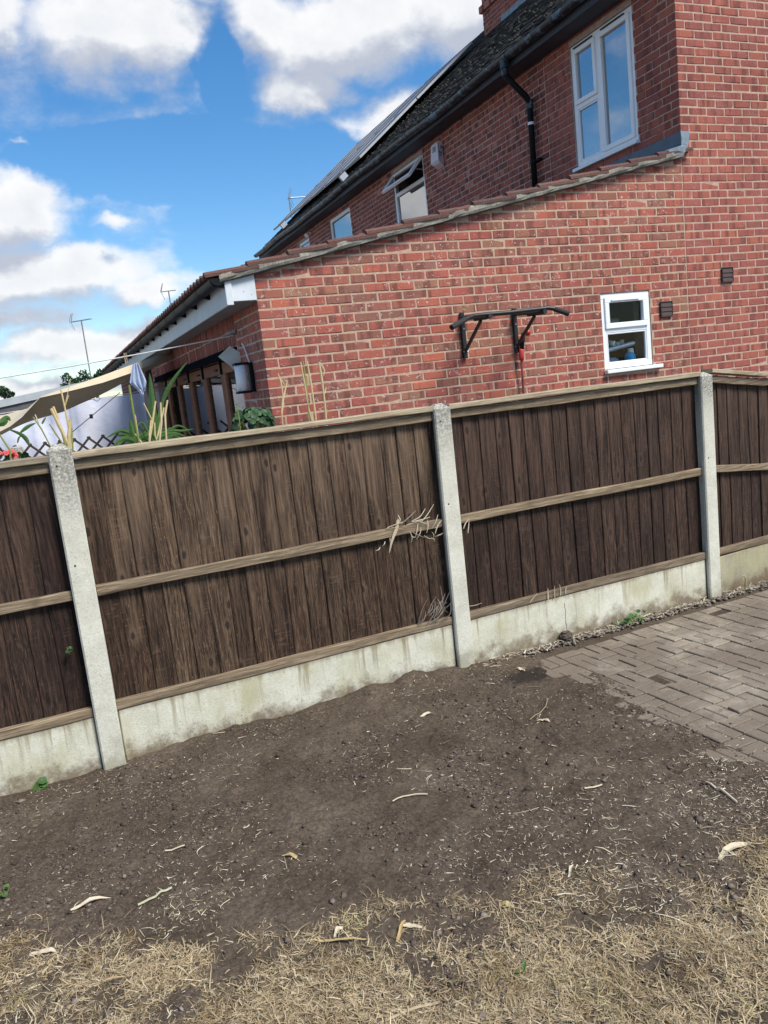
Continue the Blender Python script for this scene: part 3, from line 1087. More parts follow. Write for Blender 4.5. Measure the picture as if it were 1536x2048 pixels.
def soil_height(u, v):
    h = 0.010 * fbm(u, v, 1.6, 3, 3) + 0.0060 * fbm(u, v, 9, 4, 17, 0.6) + 0.0036 * fbm(u, v, 38, 3, 29, 0.6)
    clod = np.clip(fbm(u, v, 22, 2, 41) - 0.35, 0, 1)
    h = h + 0.012 * clod
    # heaped against the gravel boards, most in the middle panel
    fy = v - (-2.341 + (u - 0.079) * math.tan(FRZ))
    heap = 0.055 * np.exp(-((u - 1.55) / 0.45) ** 2) + 0.035 * np.exp(-((u - 0.55) / 0.3) ** 2)
    h = h + (heap * (1 + 0.5 * fbm(u, v, 7, 2, 55))) * np.exp(-np.clip(-fy, 0, 9) / 0.10)
    # thins out over the paving
    i, j = pave_ij(u, v)
    e = edge_i(j) + 0.55 + 0.55 * fbm(u, v, 5, 3, 77)
    over = np.clip((i - e) / 0.9, 0, 1)
    return h - 0.055 * over * over * (3 - 2 * over) + 0.004


def soil_bed():
    u0, u1, v0, v1 = -2.2, 3.0, -5.7, -2.25
    nu, nv = 470, 320
    U, V = np.meshgrid(np.linspace(u0, u1, nu), np.linspace(v0, v1, nv))
    Z = soil_height(U, V)
    verts = np.stack([U, V, Z], -1).reshape(-1, 3)
    a = (np.arange(nv - 1)[:, None] * nu + np.arange(nu - 1)[None]).ravel()
    faces = np.stack([a, a + 1, a + nu + 1, a + nu], 1)
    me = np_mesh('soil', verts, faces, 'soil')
    me.polygons.foreach_set('use_smooth', np.ones(len(faces), dtype=bool))
    at = me.attributes.new('thatch', 'FLOAT', 'POINT')
    at.data.foreach_set('value', grassiness(U.ravel(), V.ravel()).astype(np.float32))
    return struct(link('soil', me))


soil_bed()
# soil carries on to the left, right and behind the camera
mb = MB()
for (a, b) in (((-40, -30, -0.03), (-2.2, -2.25, -0.004)), ((-2.2, -30, -0.03), (3.0, -5.7, -0.004)), ((6.2, -30, -0.03), (40, -2.0, -0.012)), ((3.0, -30, -0.03), (6.2, -5.2, -0.012))):
    mb.box(a, b)
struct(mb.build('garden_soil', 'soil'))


def paving():
    base = MB()
    base.box((2.15, -5.2, -0.075), (6.2, -2.05, -0.0135))
    root = struct(base.build('paving', 'soil'))
    meshes = []
    for k in range(5):
        random.seed(300 + k)
        meshes.append(MB().cbox((-MOD / 2 + 0.0026, -MOD / 4 + 0.0026, -0.05), (MOD / 2 - 0.0026, MOD / 4 - 0.0026, 0), 0.0034, jit=0.001).mesh('paver', 'paver'))
    random.seed(21)
    cand = []
    for j in range(-5, 17):
        for i in range(-2, 28):
            if i + 0.5 < float(edge_i(np.array(j + 0.5))):
                continue
            c = GO + E2 * ((i + 0.5) * MOD) + E1 * ((j + 0.5) * MOD)
            fl = FI @ c
            if fl.y > -0.075:
                continue
            for k in (-1, 1):
                if (i + j) % 2:
                    p, rz = c + E2 * (k * MOD / 4), math.atan2(E1.y, E1.x)
                else:
                    p, rz = c + E1 * (k * MOD / 4), math.atan2(E2.y, E2.x)
                fl = FI @ p
                if fl.y > -0.07:
                    continue
                # inside the photograph, or near its right edge?
                q = cam.matrix_basis.inverted() @ p
                xs = q.x / -q.z
                cand.append((xs > 0.60, (p - CAM).length, p, rz))
    cand.sort(key=lambda t: (t[0], t[1]))
    rest = MB()
    for n, (_, d, p, rz) in enumerate(cand):
        z = -0.007 + random.gauss(0, 0.0024)
        mtx = Matrix.Translation((p.x, p.y, z)) @ Matrix.Rotation(rz + random.gauss(0, 0.008), 4, 'Z') @ Matrix.Rotation(random.gauss(0, 0.006), 4, 'X') @ Matrix.Rotation(random.gauss(0, 0.005), 4, 'Y')
        me = random.choice(meshes)
        if n < 299:
            o = link('paver', me, root)
            o.matrix_local = mtx
        else:
            rest.add([tuple(v.co) for v in me.vertices], [tuple(q.vertices) for q in me.polygons], mtx)
    if rest.v:
        stuff(rest.build('paver_field', 'paver', root))


paving()

# ------------------------------------------------------------------ fence
S = 1.9257
PW = 0.1022


def concrete_post(x, front_top, label):
    o = thing('concrete_post', label, 'fence post', FM @ Vector((x, 0, 0)), FRZ, 'concrete fence posts')
    mb = MB()
    c = 0.007
    d, h = 0.098, front_top
    # H section: 26 mm flanges, slot for the panels
    prof = [(c, 0), (PW - c, 0), (PW, c), (PW, 0.026), (PW - 0.024, 0.028), (PW - 0.024, 0.070), (PW, 0.072), (PW, d), (0, d), (0, 0.072), (0.024, 0.070), (0.024, 0.028), (0, 0.026), (0, c)]
    mb.extrude(prof, 2, -0.3, h)
    mb.build('shaft', 'post', o)
    cp = MB()
    # weathered top: four slopes up to a short blunt ridge
    m0 = [(0, 0, h), (PW, 0, h), (PW, d, h), (0, d, h)]
    m1 = [(PW * .30, d * .40, h + 0.026), (PW * .66, d * .40, h + 0.027), (PW * .66, d * .66, h + 0.025), (PW * .30, d * .66, h + 0.026)]
    cp.add(m0 + m1, [(0, 1, 5, 4), (1, 2, 6, 5), (2, 3, 7, 6), (3, 0, 4, 7), (4, 5, 6, 7), (3, 2, 1, 0)])
    cp.build('weathered_top', 'post', o)
    for (hx, hz) in ((0.030, h - 0.068), (0.032, h - 0.52)):
        ht = MB().tube([(hx, -0.0015, hz), (hx, 0.006, hz)], 0.0045, 10)
        ht.build('bolt_hole', 'rubber', o)
    return o


concrete_post(0.0, 1.512, 'pale concrete fence post with a speckled top, below the cut reed canes')
concrete_post(S, 1.476, 'pale concrete fence post in front of the brick wall, between bar and straw')
concrete_post(2 * S, 1.461, 'pale concrete corner post under the small white window, by the block paving')

SLAT = {}


def slat_mesh(mat):
    if mat not in SLAT:
        L = []
        for k in range(7):
            random.seed(40 + k)
            mb = MB()
            w = 0.122
            n = 9
            P0, P1 = [], []
            bow = random.uniform(-0.004, 0.004)
            ph = random.uniform(0, 6)
            for i in range(n):
                z = -0.5 + i / (n - 1)
                e = 0.0025 * math.sin(ph + z * 5) + bow * (0.25 - z * z)
                P0.append([(-w / 2 + e, 0.0135, z), (-w / 2 + e, -0.0005, z), (-w / 2 + 0.004 + e, -0.0025, z), (w / 2 + e, 0.0065, z), (w / 2 + e, 0.0135, z)])
            mb.grid(P0)
            nn = len(mb.v)
            # close the back and the ends
            for i in range(n - 1):
                mb.f.append((i * 5 + 4, i * 5 + 0, (i + 1) * 5 + 0, (i + 1) * 5 + 4))
            mb.f.append((0, 1, 2, 3, 4))
            mb.f.append(tuple((n - 1) * 5 + q for q in (4, 3, 2, 1, 0)))
            L.append(mb.mesh('slat', mat))
        SLAT[mat] = L
    return SLAT[mat]


def rail_bar(x0, x1, y0, y1, z0, z1, z0b=None, z1b=None, kink=None, mat='rail', wav=0.0018):
    """a rail from x0 to x1, sawn a little unevenly; z may run down to the b values at kink and on level from there"""
    mb = MB()
    n = 15
    rows = []
    ph = random.uniform(0, 6)
    for i in range(n):
        t = i / (n - 1)
        x = x0 + (x1 - x0) * t
        a, b = z0, z1
        if kink is not None:
            k = min(1.0, (x - x0) / kink)
            a, b = z0 + (z0b - z0) * k, z1 + (z1b - z1) * k
        w = wav * math.sin(ph + 7 * t) + random.gauss(0, wav * 0.35)
        w2 = wav * math.sin(ph * 2 + 9 * t) + random.gauss(0, wav * 0.35)
        c = 0.004
        rows.append([(x, y0, a + c + w), (x, y0, b - c + w2), (x, y0 + c, b + w2), (x, y1, b + w2), (x, y1, a + w), (x, y0 + c, a + w), (x, y0, a + c + w)])
    mb.grid(rows)
    for r, rev in ((0, False), (n - 1, True)):
        q = tuple(r * 7 + k for k in range(6))
        mb.f.append(q[::-1] if rev else q)
    return mb


def panel(x0, x1, label, mat, seed, rz=0.0, droop=None, n=18):
    org = FM @ Vector((x0, 0, 0))
    o = thing('fence_panel', label, 'fence panel', org, FRZ + rz, 'brown feather edge fence panels')
    L = x1 - x0
    random.seed(seed)
    dr = droop or (0, 0, 0)
    k = 0.55
    zt0, zt1, zm0, zm1, zb0, zb1 = 1.413, 1.463, 0.829, 0.877, 0.2713, 0.3167
    zc0, zc1 = 1.4655, 1.4935

    def z(a, d):
        return a - d
    rail_bar(0, L, 0.028, 0.054, zt0, zt1, zt0 - dr[0], zt1 - dr[0], k).build('top_rail', 'rail', o)
    rail_bar(0, L, 0.026, 0.054, zm0, zm1, zm0 - dr[1], zm1 - dr[1], k).build('middle_rail', 'rail', o)
    rail_bar(0, L, 0.024, 0.054, zb0, zb1, zb0 - dr[2], zb1 - dr[2], k).build('bottom_rail', 'rail', o)
    gapup = 0.012 if droop else 0.0
    rail_bar(-0.006 if not droop else 0.0, L + 0.006, 0.006, 0.098, zc0 + gapup, zc1 + gapup, zc0 - dr[0] + gapup * 0.6, zc1 - dr[0] + gapup * 0.6, k, mat='cap', wav=0.0022).build('capping_rail', 'cap', o)
    step = L / n
    for i in range(n):
        x = (i + 0.5) * step + random.gauss(0, 0.003)
        kk = min(1.0, x / k)
        zhi = 1.462 - dr[0] * kk + random.uniform(-0.003, 0.001)
        zlo = 0.276 - dr[2] * kk + random.uniform(0, 0.01)
        h = zhi - zlo
        me = random.choice(slat_mesh(mat))
        s = link('slat', me, o, (x + 0.006, 0.0575 + random.gauss(0, 0.0012), (zhi + zlo) / 2), (0, random.gauss(0, 0.0022), random.gauss(0, 0.012)), ((step + 0.019) / 0.122, 1, h))
    # nails in the rails
    nl = MB()
    for zr in ((zt0 + zt1) / 2, (zb0 + zb1) / 2):
        for i in range(4):
            x = L * (i + 0.5) / 4 + random.uniform(-0.05, 0.05)
            if droop and x < k * 1.2:
                continue
            nl.tube([(x, 0.0245 if zr < 1 else 0.0275, zr + random.uniform(-0.012, 0.012)), (x, 0.034, zr)], 0.003, 6)
    if nl.v:
        nl.build('nail_heads', 'rubber', o)
    return o


panel(-1.823, -0.002, 'brown board fence panel left of the speckled post, below the red flowers', 'slat_dark', 1)
panel(PW + 0.003, S - 0.002, 'brown board fence panel with straw caught on its middle rail, above heaped soil', 'slat', 2)
panel(S + PW + 0.003, 2 * S - 0.002, 'dark brown board fence panel under the black pull up bar', 'slat_dark', 3)
panel(2 * S + PW + 0.006, 2 * S + PW + 1.83, 'dark board fence panel with a sagging split capping beyond the corner post', 'slat_dark', 4, rad(4.0), (0.075, 0.065, 0.012))


def gravel_board(x0, x1, label, mat, rz=0.0, top=0.2705):
    o = thing('gravel_board', label, 'gravel board', FM @ Vector((x0, 0, 0)), FRZ + rz, 'concrete gravel boards')
    mb = MB()
    mb.cbox((0, 0.030, -0.06), (x1 - x0, 0.078, top), 0.005)
    mb.build('concrete_slab', mat, o)
    return o


gravel_board(-1.823, -0.002, 'yellowish stained concrete gravel board by the green weed, left of the posts', 'gravel_board')
gravel_board(PW + 0.003, S - 0.002, 'streaky concrete gravel board with soil heaped against it', 'gravel_board')
gravel_board(S + PW + 0.003, 2 * S - 0.002, 'pale concrete gravel board with a dark crack, along the gravel strip', 'gravel_board')
gravel_board(2 * S + PW + 0.006, 2 * S + PW + 1.83, 'dull brownish concrete gravel board beyond the corner post', 'gravel_board_dull', rad(4.0), 0.258)
# the crack
cr = MB()
for i in range(6):
    z0, z1 = 0.02 + i * 0.034, 0.02 + (i + 1) * 0.034
    cr.box((0.665 + 0.002 * math.sin(i * 2.1), 0.0292, z0), (0.6675 + 0.002 * math.sin(i * 2.1), 0.031, z1))
gb = [o for o in bpy.data.objects if o.name.startswith('gravel_board') and 'crack' in o.get('label', '')][0]
cr.build('crack', 'rubber', gb)

# ------------------------------------------------------------------ extension (single storey)
UE, UM = 1.718, 5.985          # rear corner of the extension, rear wall of the house


def vline(u):                   # underside of the verge mortar
    return 2.569 + 0.2003 * (u - 1.717)


ext = thing('brick_extension', 'single storey red brick extension with sloping tiled roof and brown glazed doors', 'extension')
SW = (4.944, 5.516, 1.504, 2.228)     # small window opening
DOOR = (0.89, 6.5, 0.05, 2.10)
EBR = Bricks(298)
mb = MB()
holes_wall(mb, 1, 0.0025, 0.2435, UE + 0.0025, UM, 0.0, 2.50, [SW])
mb.extrude([(UE + 0.0025, 2.50), (UM, 2.50), (UM, vline(UM) + 0.03), (UE + 0.0025, vline(UE) + 0.03)], 1, 0.0025, 0.246)
e_side = mb.build('side_wall', 'mortar', ext)
faces = rows_bricks(UE, UM - 0.009, 1.22, 3.45, UE - GAP / 2, [SW], lambda a: vline(a) + 0.012)
EBR.wall(faces, 0.0, 'y-', 'brick_ext', e_side, UE)
mb = MB()
holes_wall(mb, 0, UE + 0.0025, 0.2235, 0.247, 12.8, 0.0, 2.40, [DOOR])
e_rear = mb.build('rear_wall', 'mortar_grey', ext)
faces = return_rows(rows_bricks(0.0, 0.86, 1.15, 2.38, -GAP / 2 - 0.1125, []), 0.0)
EBR.wall(faces, UE, 'x-', 'brick_ext', e_rear)
# two stretcher-high courses of bricks on end over the doors
sol = []
for r, (zl, zh) in enumerate(((2.105, 2.235), (2.242, 2.372))):
    v = 0.875
    while v < 6.4:
        sol.append((v + 0.004, v + 0.071, zl, zh))
        v += 0.075
EBR.wall(sol, UE - 0.001, 'x-', 'brick_old', e_rear)
faces = rows_bricks(6.55, 12.6, 1.9, 2.38, 0.0, [])
EBR.wall(faces, UE, 'x-', 'brick_ext', e_rear)
EBR.finish()

# roof: interlocking tiles, stepped at the verge
RA = math.atan(0.2003)
ROOF_END = 12.8
mb = MB()
mb.extrude([(1.50, vline(1.50) + 0.032), (UM, vline(UM) + 0.032), (UM, vline(UM) + 0.052), (1.50, vline(1.50) + 0.052)], 1, -0.028, ROOF_END)
e_roof = mb.build('roof', 'soffit_dark', ext)
NC = 14
GA = (UM - 1.34) / NC


def tile_profile(w=0.30):
    pts = []
    for k in range(13):
        t = k / 12
        pts.append((t * w, 0.024 * max(0.0, math.cos((t - 0.12) * 2 * PI * 2)) ** 0.8 + 0.004))
    return pts


def roof_tile_mesh():
    mb = MB()
    prof = tile_profile()
    n = len(prof)
    L = GA + 0.09
    vs = []
    for x in (0.0, L):
        for (y, z) in prof:
            vs.append((x, y, z + 0.018))
        for (y, z) in prof:
            vs.append((x, y, z - 0.004))
    fs = []
    for k in range(n - 1):
        fs.append((k, k + 1, 2 * n + k + 1, 2 * n + k))
        fs.append((n + k + 1, n + k, 3 * n + k, 3 * n + k + 1))
        fs.append((k, n + k, n + k + 1, k + 1))
        fs.append((2 * n + k, 2 * n + k + 1, 3 * n + k + 1, 3 * n + k))
    fs.append((0, 2 * n, 3 * n, n))
    fs.append((n - 1, 2 * n - 1, 4 * n - 1, 3 * n - 1))
    mb.add(vs, fs)
    return mb.mesh('roof_tile', 'tile_red')


tm = roof_tile_mesh()
tiles, nrow = [], int((ROOF_END + 0.06) / 0.30)
for c in range(NC):
    u = 1.335 + c * GA
    for r in range(nrow):
        tiles.append((c, r, u, -0.070 + r * 0.30))
rest = MB()
for (c, r, u, v) in sorted(tiles, key=lambda t: (t[0] > 0 and t[1] > 0, t[1] + t[0] * 3)):
    z = vline(u) + 0.055
    mtx = Matrix.Translation((u, v, z + random.gauss(0, 0.0025))) @ Matrix.Rotation(-RA + 0.075, 4, 'Y') @ Matrix.Rotation(random.gauss(0, 0.006), 4, 'Z')
    if c == 0 or r == 0 or (r < 8 and c < 12):
        o = link('roof_tile', tm, e_roof)
        o.matrix_local = mtx
    else:
        rest.add([tuple(q.co) for q in tm.vertices], [tuple(q.vertices) for q in tm.polygons], mtx)
stuff(rest.build('roof_tiling', 'tile_red', e_roof))
# bedding mortar and undercloak along the verge
mb = MB()
n = 60
rows = []
random.seed(5)
for i in range(n):
    u = 1.44 + (UM - 0.03 - 1.44) * i / (n - 1)
    b = vline(u)
    w = random.gauss(0, 0.0035)
    rows.append([(u, 0.0, b - 0.0), (u, -0.058, b + random.gauss(0, 0.0015)), (u, -0.066 + w, b + 0.02), (u, -0.066 + w, b + 0.052), (u, -0.052, b + 0.060 + random.gauss(0, 0.004)), (u, 0.0, b + 0.058)])
mb.grid(rows)
mb.f.append(tuple(range(6)))
mb.f.append(tuple((n - 1) * 6 + q for q in range(5, -1, -1)))
mb.build('verge_mortar', 'verge', ext)
mb = MB()
mb.extrude([(1.46, vline(1.46) - 0.007), (UM - 0.03, vline(UM - 0.03) - 0.007), (UM - 0.03, vline(UM - 0.03) - 0.001), (1.46, vline(1.46) - 0.001)], 1, -0.052, -0.002)
mb.build('verge_undercloak', 'soffit_dark', ext)
# fascia, boxed end, soffit
mb = MB()
mb.cbox((1.486, -0.028, 2.345), (1.504, ROOF_END, 2.56), 0.003)
mb.build('fascia', 'pvc_dull', ext)
mb = MB()
mb.cbox((1.505, -0.018, 2.372), (UE - 0.001, -0.004, 2.565), 0.003)
mb.cbox((1.478, -0.036, 2.345), (1.53, -0.0185, 2.545), 0.003)
bx = mb.build('box_end', 'pvc_old', ext)
for (u, z) in ((1.62, 2.44), (1.68, 2.415)):
    MB().tube([(u, -0.0195, z), (u, -0.017, z)], 0.004, 8).build('screw_head', 'steel', bx)
mb = MB()
mb.box((1.5045, -0.003, 2.366), (UE + 0.005, ROOF_END, 2.373))
mb.build('soffit', 'soffit_grey', ext)


def half_round(mb, u, z, r, v0, v1, t=0.004, n=10, seg=2):
    for rr, flip in ((r, False), (r - t, True)):
        rows = []
        for s_ in range(seg + 1):
            v = v0 + (v1 - v0) * s_ / seg
            row = [(u + rr * math.cos(PI + PI * k / n), v, z + rr * math.sin(PI + PI * k / n)) for k in range(n + 1)]
            rows.append(row[::-1] if flip else row)
        mb.grid(rows)
    return mb


gut = MB()
half_round(gut, 1.428, 2.545, 0.056, -0.06, ROOF_END)
# stop end
gut.add([(1.428, -0.06, 2.545)] + [(1.428 + 0.056 * math.cos(PI + PI * k / 10), -0.06, 2.545 + 0.056 * math.sin(PI + PI * k / 10)) for k in range(11)], [(0, k + 2, k + 1) for k in range(10)])
eg = gut.build('gutter', 'black_plastic', ext, smooth=True)
v = -0.03
while v < ROOF_END:
    b = MB()
    half_round(b, 1.428, 2.545, 0.061, v, v + 0.035, 0.005)
    b.add([(1.43, v, 2.486), (1.486, v, 2.47), (1.486, v, 2.55), (1.43, v + 0.035, 2.486), (1.486, v + 0.035, 2.47), (1.486, v + 0.035, 2.55)], [(0, 1, 2), (5, 4, 3), (0, 3, 4, 1), (1, 4, 5, 2)])
    b.build('gutter_bracket', 'black_plastic', eg)
    v += 0.62

# folding doors
DF = UE + 0.05                 # front of the door frames


def doors():
    fr = MB()
    pane_bars(fr, 0, DF, DF + 0.07, DOOR[0], DOOR[1], DOOR[2], 2.085, 0.05)
    root = fr.build('door_frame', 'door_wood', ext)
    tr = MB()
    tr.box((UE - 0.045, 0.93, 2.055), (UE + 0.048, 6.42, 2.098))
    tr.box((UE - 0.06, 0.93, 2.02), (UE - 0.03, 6.42, 2.05))
    tr.build('head_track', 'matte_black', root)
    edges = [0.94, 1.855, 2.87, 3.85, 4.85, 5.85, 6.45]
    gl = MB()
    for a, b in zip(edges[:-1], edges[1:]):
        lf = MB()
        w = 0.11
        a, b = a + 0.004, b - 0.004
        lf.cbox((DF - 0.006, a, 1.905), (DF + 0.048, b, 2.018), 0.004)
        lf.cbox((DF - 0.006, a, 0.1), (DF + 0.048, b, 0.30), 0.004)
        lf.cbox((DF - 0.006, a, 0.30), (DF + 0.048, a + w, 1.905), 0.004)
        lf.cbox((DF - 0.006, b - w, 0.30), (DF + 0.048, b, 1.905), 0.004)
        d = lf.build('door_leaf', 'door_wood', ext)
        gq = MB()
        pane_box(gq, 0, DF + 0.02, a + w, b - w, 0.30, 1.905)
        gq.build('glass_pane', 'glass_door', d)
        MB().box((DF - 0.03, a - 0.012, 1.90), (DF - 0.0065, a + 0.018, 2.05)).build('hinge', 'black_plastic', d)
        MB().tube([(DF - 0.018, a + 0.20, 1.955), (DF - 0.018, a + 0.36, 1.955)], 0.008, 8).build('bolt_handle', 'black_plastic', d)
    rm = MB()
    rm.box((UM - 0.32, 0.3, 0.0), (UM - 0.30, ROOF_END, 2.4))
    rm.box((UE + 0.25, 0.25, 0.0), (UM - 0.32, ROOF_END, 0.02))
    rm.box((UE + 0.25, ROOF_END - 0.05, 0.0), (UM - 0.3, ROOF_END, 2.4))
    rm.box((UE + 0.23, 0.25, 2.40), (UM - 0.3, ROOF_END, 2.42))
    rm.build('room_lining', 'dark_room', ext)


doors()

# small window in the side wall
def small_window():
    a0, a1, z0, z1 = SW
    fr = MB()
    pane_bars(fr, 1, 0.012, 0.072, a0 + 0.002, a1 - 0.002, z0 + 0.03, z1 - 0.003, 0.052)
    fr.cbox((a0 + 0.054, 0.014, 1.868), (a1 - 0.054, 0.070, 1.912), 0.004)
    fr.cbox((a0 - 0.012, -0.052, z0 - 0.008), (a1 + 0.075, 0.012, z0 + 0.026), 0.004)
    w = fr.build('window', 'pvc', ext)
    s = MB()
    pane_bars(s, 1, -0.004, 0.05, a0 + 0.040, a1 - 0.040, 1.905, z1 - 0.038, 0.050)
    s.cbox((a0 + 0.11, -0.018, z1 - 0.075), (a1 - 0.14, -0.0045, z1 - 0.058), 0.003)
    s.build('top_sash', 'pvc', w)
    b = MB()
    pane_bars(b, 1, 0.016, 0.05, a0 + 0.0545, a1 - 0.0545, z0 + 0.082, 1.867, 0.014)
    b.build('glazing_bead', 'pvc', w)
    g = MB()
    pane_box(g, 1, 0.034, a0 + 0.065, a1 - 0.065, z0 + 0.09, 1.86)
    pane_box(g, 1, 0.030, a0 + 0.085, a1 - 0.085, 1.95, z1 - 0.085)
    g.build('glass_pane', 'glass_clear', w)
    # what stands on the inside sill
    r = MB()
    r.box((a0 - 0.25, 0.62, z0 - 0.25), (a1 + 0.25, 0.64, z1 + 0.2))
    r.box((a0 - 0.25, 0.247, z0 - 0.25), (a0 - 0.23, 0.62, z1 + 0.2))
    r.box((a1 + 0.23, 0.247, z0 - 0.25), (a1 + 0.25, 0.62, z1 + 0.2))
    r.box((a0 - 0.23, 0.247, z1 + 0.18), (a1 + 0.23, 0.62, z1 + 0.2))
    r.build('room_lining', 'dark_room', ext)
    r = MB()
    r.box((a0, 0.10, z0 + 0.02), (a1, 0.30, z0 + 0.045))
    r.build('inner_sill', 'pvc_dull', w)
    return w


small_window()
mb = MB()
mb.tube([(5.00, 0.13, 1.70), (5.40, 0.13, 1.755)], 0.022, 12)
tag(mb.build('cardboard_roll', 'foil', smooth=False), 'silver tube leaning inside the lower pane of the small window', 'tube')
mb = MB()
for k in range(9):
    a = 5.17 + 0.02 * k
    mb.cbox((a, 0.19 + random.uniform(0, .03), 1.745 + random.uniform(-.02, .02)), (a + 0.03, 0.24, 1.79 + random.uniform(-.02, .02)), 0.006, jit=0.004)
tag(mb.build('crumpled_foil', 'foil'), 'crumpled pale foil behind the silver tube in the small window', 'foil')
b = thing('spray_bottle', 'bright blue and white bottle inside the small window, lower right', 'bottle', (5.345, 0.125, 1.549))
mb = MB()
mb.tube([(0, 0, 0), (0, 0, 0.07), (0, 0, 0.10), (0, 0, 0.125)], [0.052, 0.055, 0.048, 0.025], 14)
mb.build('body', 'blue_plastic', b, smooth=True)
mb = MB()
mb.tube([(0.01, 0, 0.09), (0.01, 0, 0.16)], [0.036, 0.026], 12)
mb.build('label_wrap', 'pvc', b, smooth=True)
mb = MB()
mb.cbox((5.02, 0.2, 1.55), (5.28, 0.32, 1.64), 0.02, jit=0.012)
mb.cbox((5.06, 0.26, 1.62), (5.20, 0.36, 1.82), 0.02, jit=0.012)
tag(mb.build('grey_bag', 'pvc_dull'), 'dull grey bag slumped in the corner of the small window', 'bag')
mb = MB()
mb.cbox((5.12, 0.26, 1.955), (5.36, 0.33, 2.005), 0.012, jit=0.006)
mb.cbox((5.18, 0.26, 2.0), (5.22, 0.30, 2.07), 0.012, jit=0.004)
tag(mb.build('brown_box', 'cap'), 'brownish box seen through the upper pane of the small window', 'box')

# ------------------------------------------------------------------ main house
house = thing('brick_house', 'two storey red brick house with mossy dark roof, chimney and black gutters', 'house')
W1 = (0.575, 1.590, 3.745, 5.020)
W2 = (5.31, 6.485, 3.60, 5.020)
W3 = (8.52, 9.690, 3.60, 5.000)
W4 = (11.10, 11.85, 3.60, 4.96)
HL = 14.4
EAV = 5.13
RU, RZ_ = 9.5, 8.34            # ridge
EU, EZ = 5.66, 5.214           # lower edge of the tiles
PITCH = math.atan((RZ_ - EZ - 0.025) / (RU - EU - 0.045))
HBR = Bricks(298)
mb = MB()
holes_wall(mb, 1, 0.0025, 0.2535, UM + 0.0035, 13.0, 0.0, EAV, [])
mb.extrude([(UM + 0.0025, EAV), (13.0, EAV), (RU, RZ_ - 0.08)], 1, 0.0025, 0.25)
h_side = mb.build('side_wall', 'mortar_pink', house)
# header / stretcher toothing: the house bond starts one half brick further in
faces = rows_bricks(UM, 9.2, 1.0, 5.9, UM - GAP / 2, [], None)
HBR.wall(faces, 0.0, 'y-', 'brick_main', h_side, UM)
mb = MB()
holes_wall(mb, 0, UM + 0.0065, 0.2495, 0.2575, HL, 2.4, EAV + 0.06, [W1, W2, W3, W4])
h_rear = mb.build('rear_wall', 'mortar_grey', house)
faces = return_rows(rows_bricks(0.0, 2.066, 3.55, EAV, -GAP / 2 - 0.1125, [W1]), 0.0)
HBR.wall(faces, UM, 'x-', 'brick_main', h_rear)
faces = rows_bricks(2.078, HL, 3.3, EAV, 2.08, [W2, W3, W4])
HBR.wall(faces, UM + 0.003, 'x-', 'brick_old', h_rear)
HBR.finish()
mb = MB()
holes_wall(mb, 1, HL - 0.25, 0.25, UM + 0.006, 13.0, 0, EAV, [])
mb.extrude([(UM + 0.006, EAV), (13.0, EAV), (RU, RZ_ - 0.08)], 1, HL - 0.25, HL)
mb.box((12.75, 0.25, 0), (13.0, HL - 0.25, EAV))
mb.build('far_walls', 'mortar_grey', house)
mb = MB()
mb.box((UM + 1.2, 0.26, 2.45), (UM + 1.22, HL - 0.26, 5.1))
mb.box((UM + 0.26, 0.26, 2.45), (UM + 1.2, HL - 0.26, 2.47))
mb.build('room_lining', 'room', house)


def rear_window(op, transom=None, mull=None, open_top=False):
    a0, a1, z0, z1 = op
    x0 = UM + 0.022
    fr = MB()
    pane_bars(fr, 0, x0, x0 + 0.06, a0 + 0.003, a1 - 0.003, z0 + 0.012, z1 - 0.004, 0.060)
    if transom is not None:
        e = mull if mull is not None else a0 + 0.062
        fr.cbox((x0 + 0.001, e, transom - 0.03), (x0 + 0.059, a1 - 0.063, transom + 0.03), 0.004)
    if mull is not None:
        fr.cbox((x0, mull - 0.032, z0 + 0.072), (x0 + 0.06, mull + 0.032, z1 - 0.064), 0.004)
    fr.cbox((UM - 0.045, a0 - 0.02, z0 - 0.025), (x0 - 0.0005, a1 + 0.02, z0 + 0.010), 0.004)
    return fr.build('window', 'pvc', house), x0


w, x0 = rear_window(W1, 4.39, 1.145)
s = MB()
pane_bars(s, 0, x0 - 0.016, x0 + 0.03, 0.628, 1.118, 3.80, 4.968, 0.050)
s.build('side_sash', 'pvc', w)
s = MB()
pane_bars(s, 0, x0 - 0.016, x0 + 0.03, 1.170, 1.545, 4.408, 4.968, 0.047)
s.build('top_sash', 'pvc', w)
s = MB()
pane_bars(s, 0, x0 + 0.004, x0 + 0.03, 1.178, 1.527, 3.818, 4.359, 0.018)
s.build('glazing_bead', 'pvc', w)
s = MB()
pane_box(s, 0, x0 + 0.016, 0.674, 1.072, 3.846, 4.922)
pane_box(s, 0, x0 + 0.016, 1.213, 1.502, 4.451, 4.925)
pane_box(s, 0, x0 + 0.022, 1.192, 1.513, 3.832, 4.345)
s.build('glass_pane', 'glass', w)
vt = MB()
vt.box((x0 - 0.020, 0.70, 4.978), (x0 - 0.001, 1.06, 4.988))
vt.box((x0 - 0.020, 1.20, 4.978), (x0 - 0.001, 1.52, 4.988))
vt.build('trickle_vent', 'rubber', w)


def reflection_curtain(parent, x, a0, a1, z0, z1, name='reflection_curtain', mat='net', amp=0.02, per=0.09):  # white net curtain added to stand in for clouds reflected in the panes
    mb = MB()
    n = int((a1 - a0) / per * 8)
    rows = []
    for i in range(9):
        z = z0 + (z1 - z0) * i / 8
        rows.append([(x + amp * math.sin(2 * PI * k / 8 + 0.5 * math.sin(k * .37)) * (0.6 + 0.4 * math.sin(k * .9)), a0 + (a1 - a0) * k / n, z) for k in range(n + 1)])
    mb.grid(rows)
    return mb.build(name, mat, parent, smooth=True)


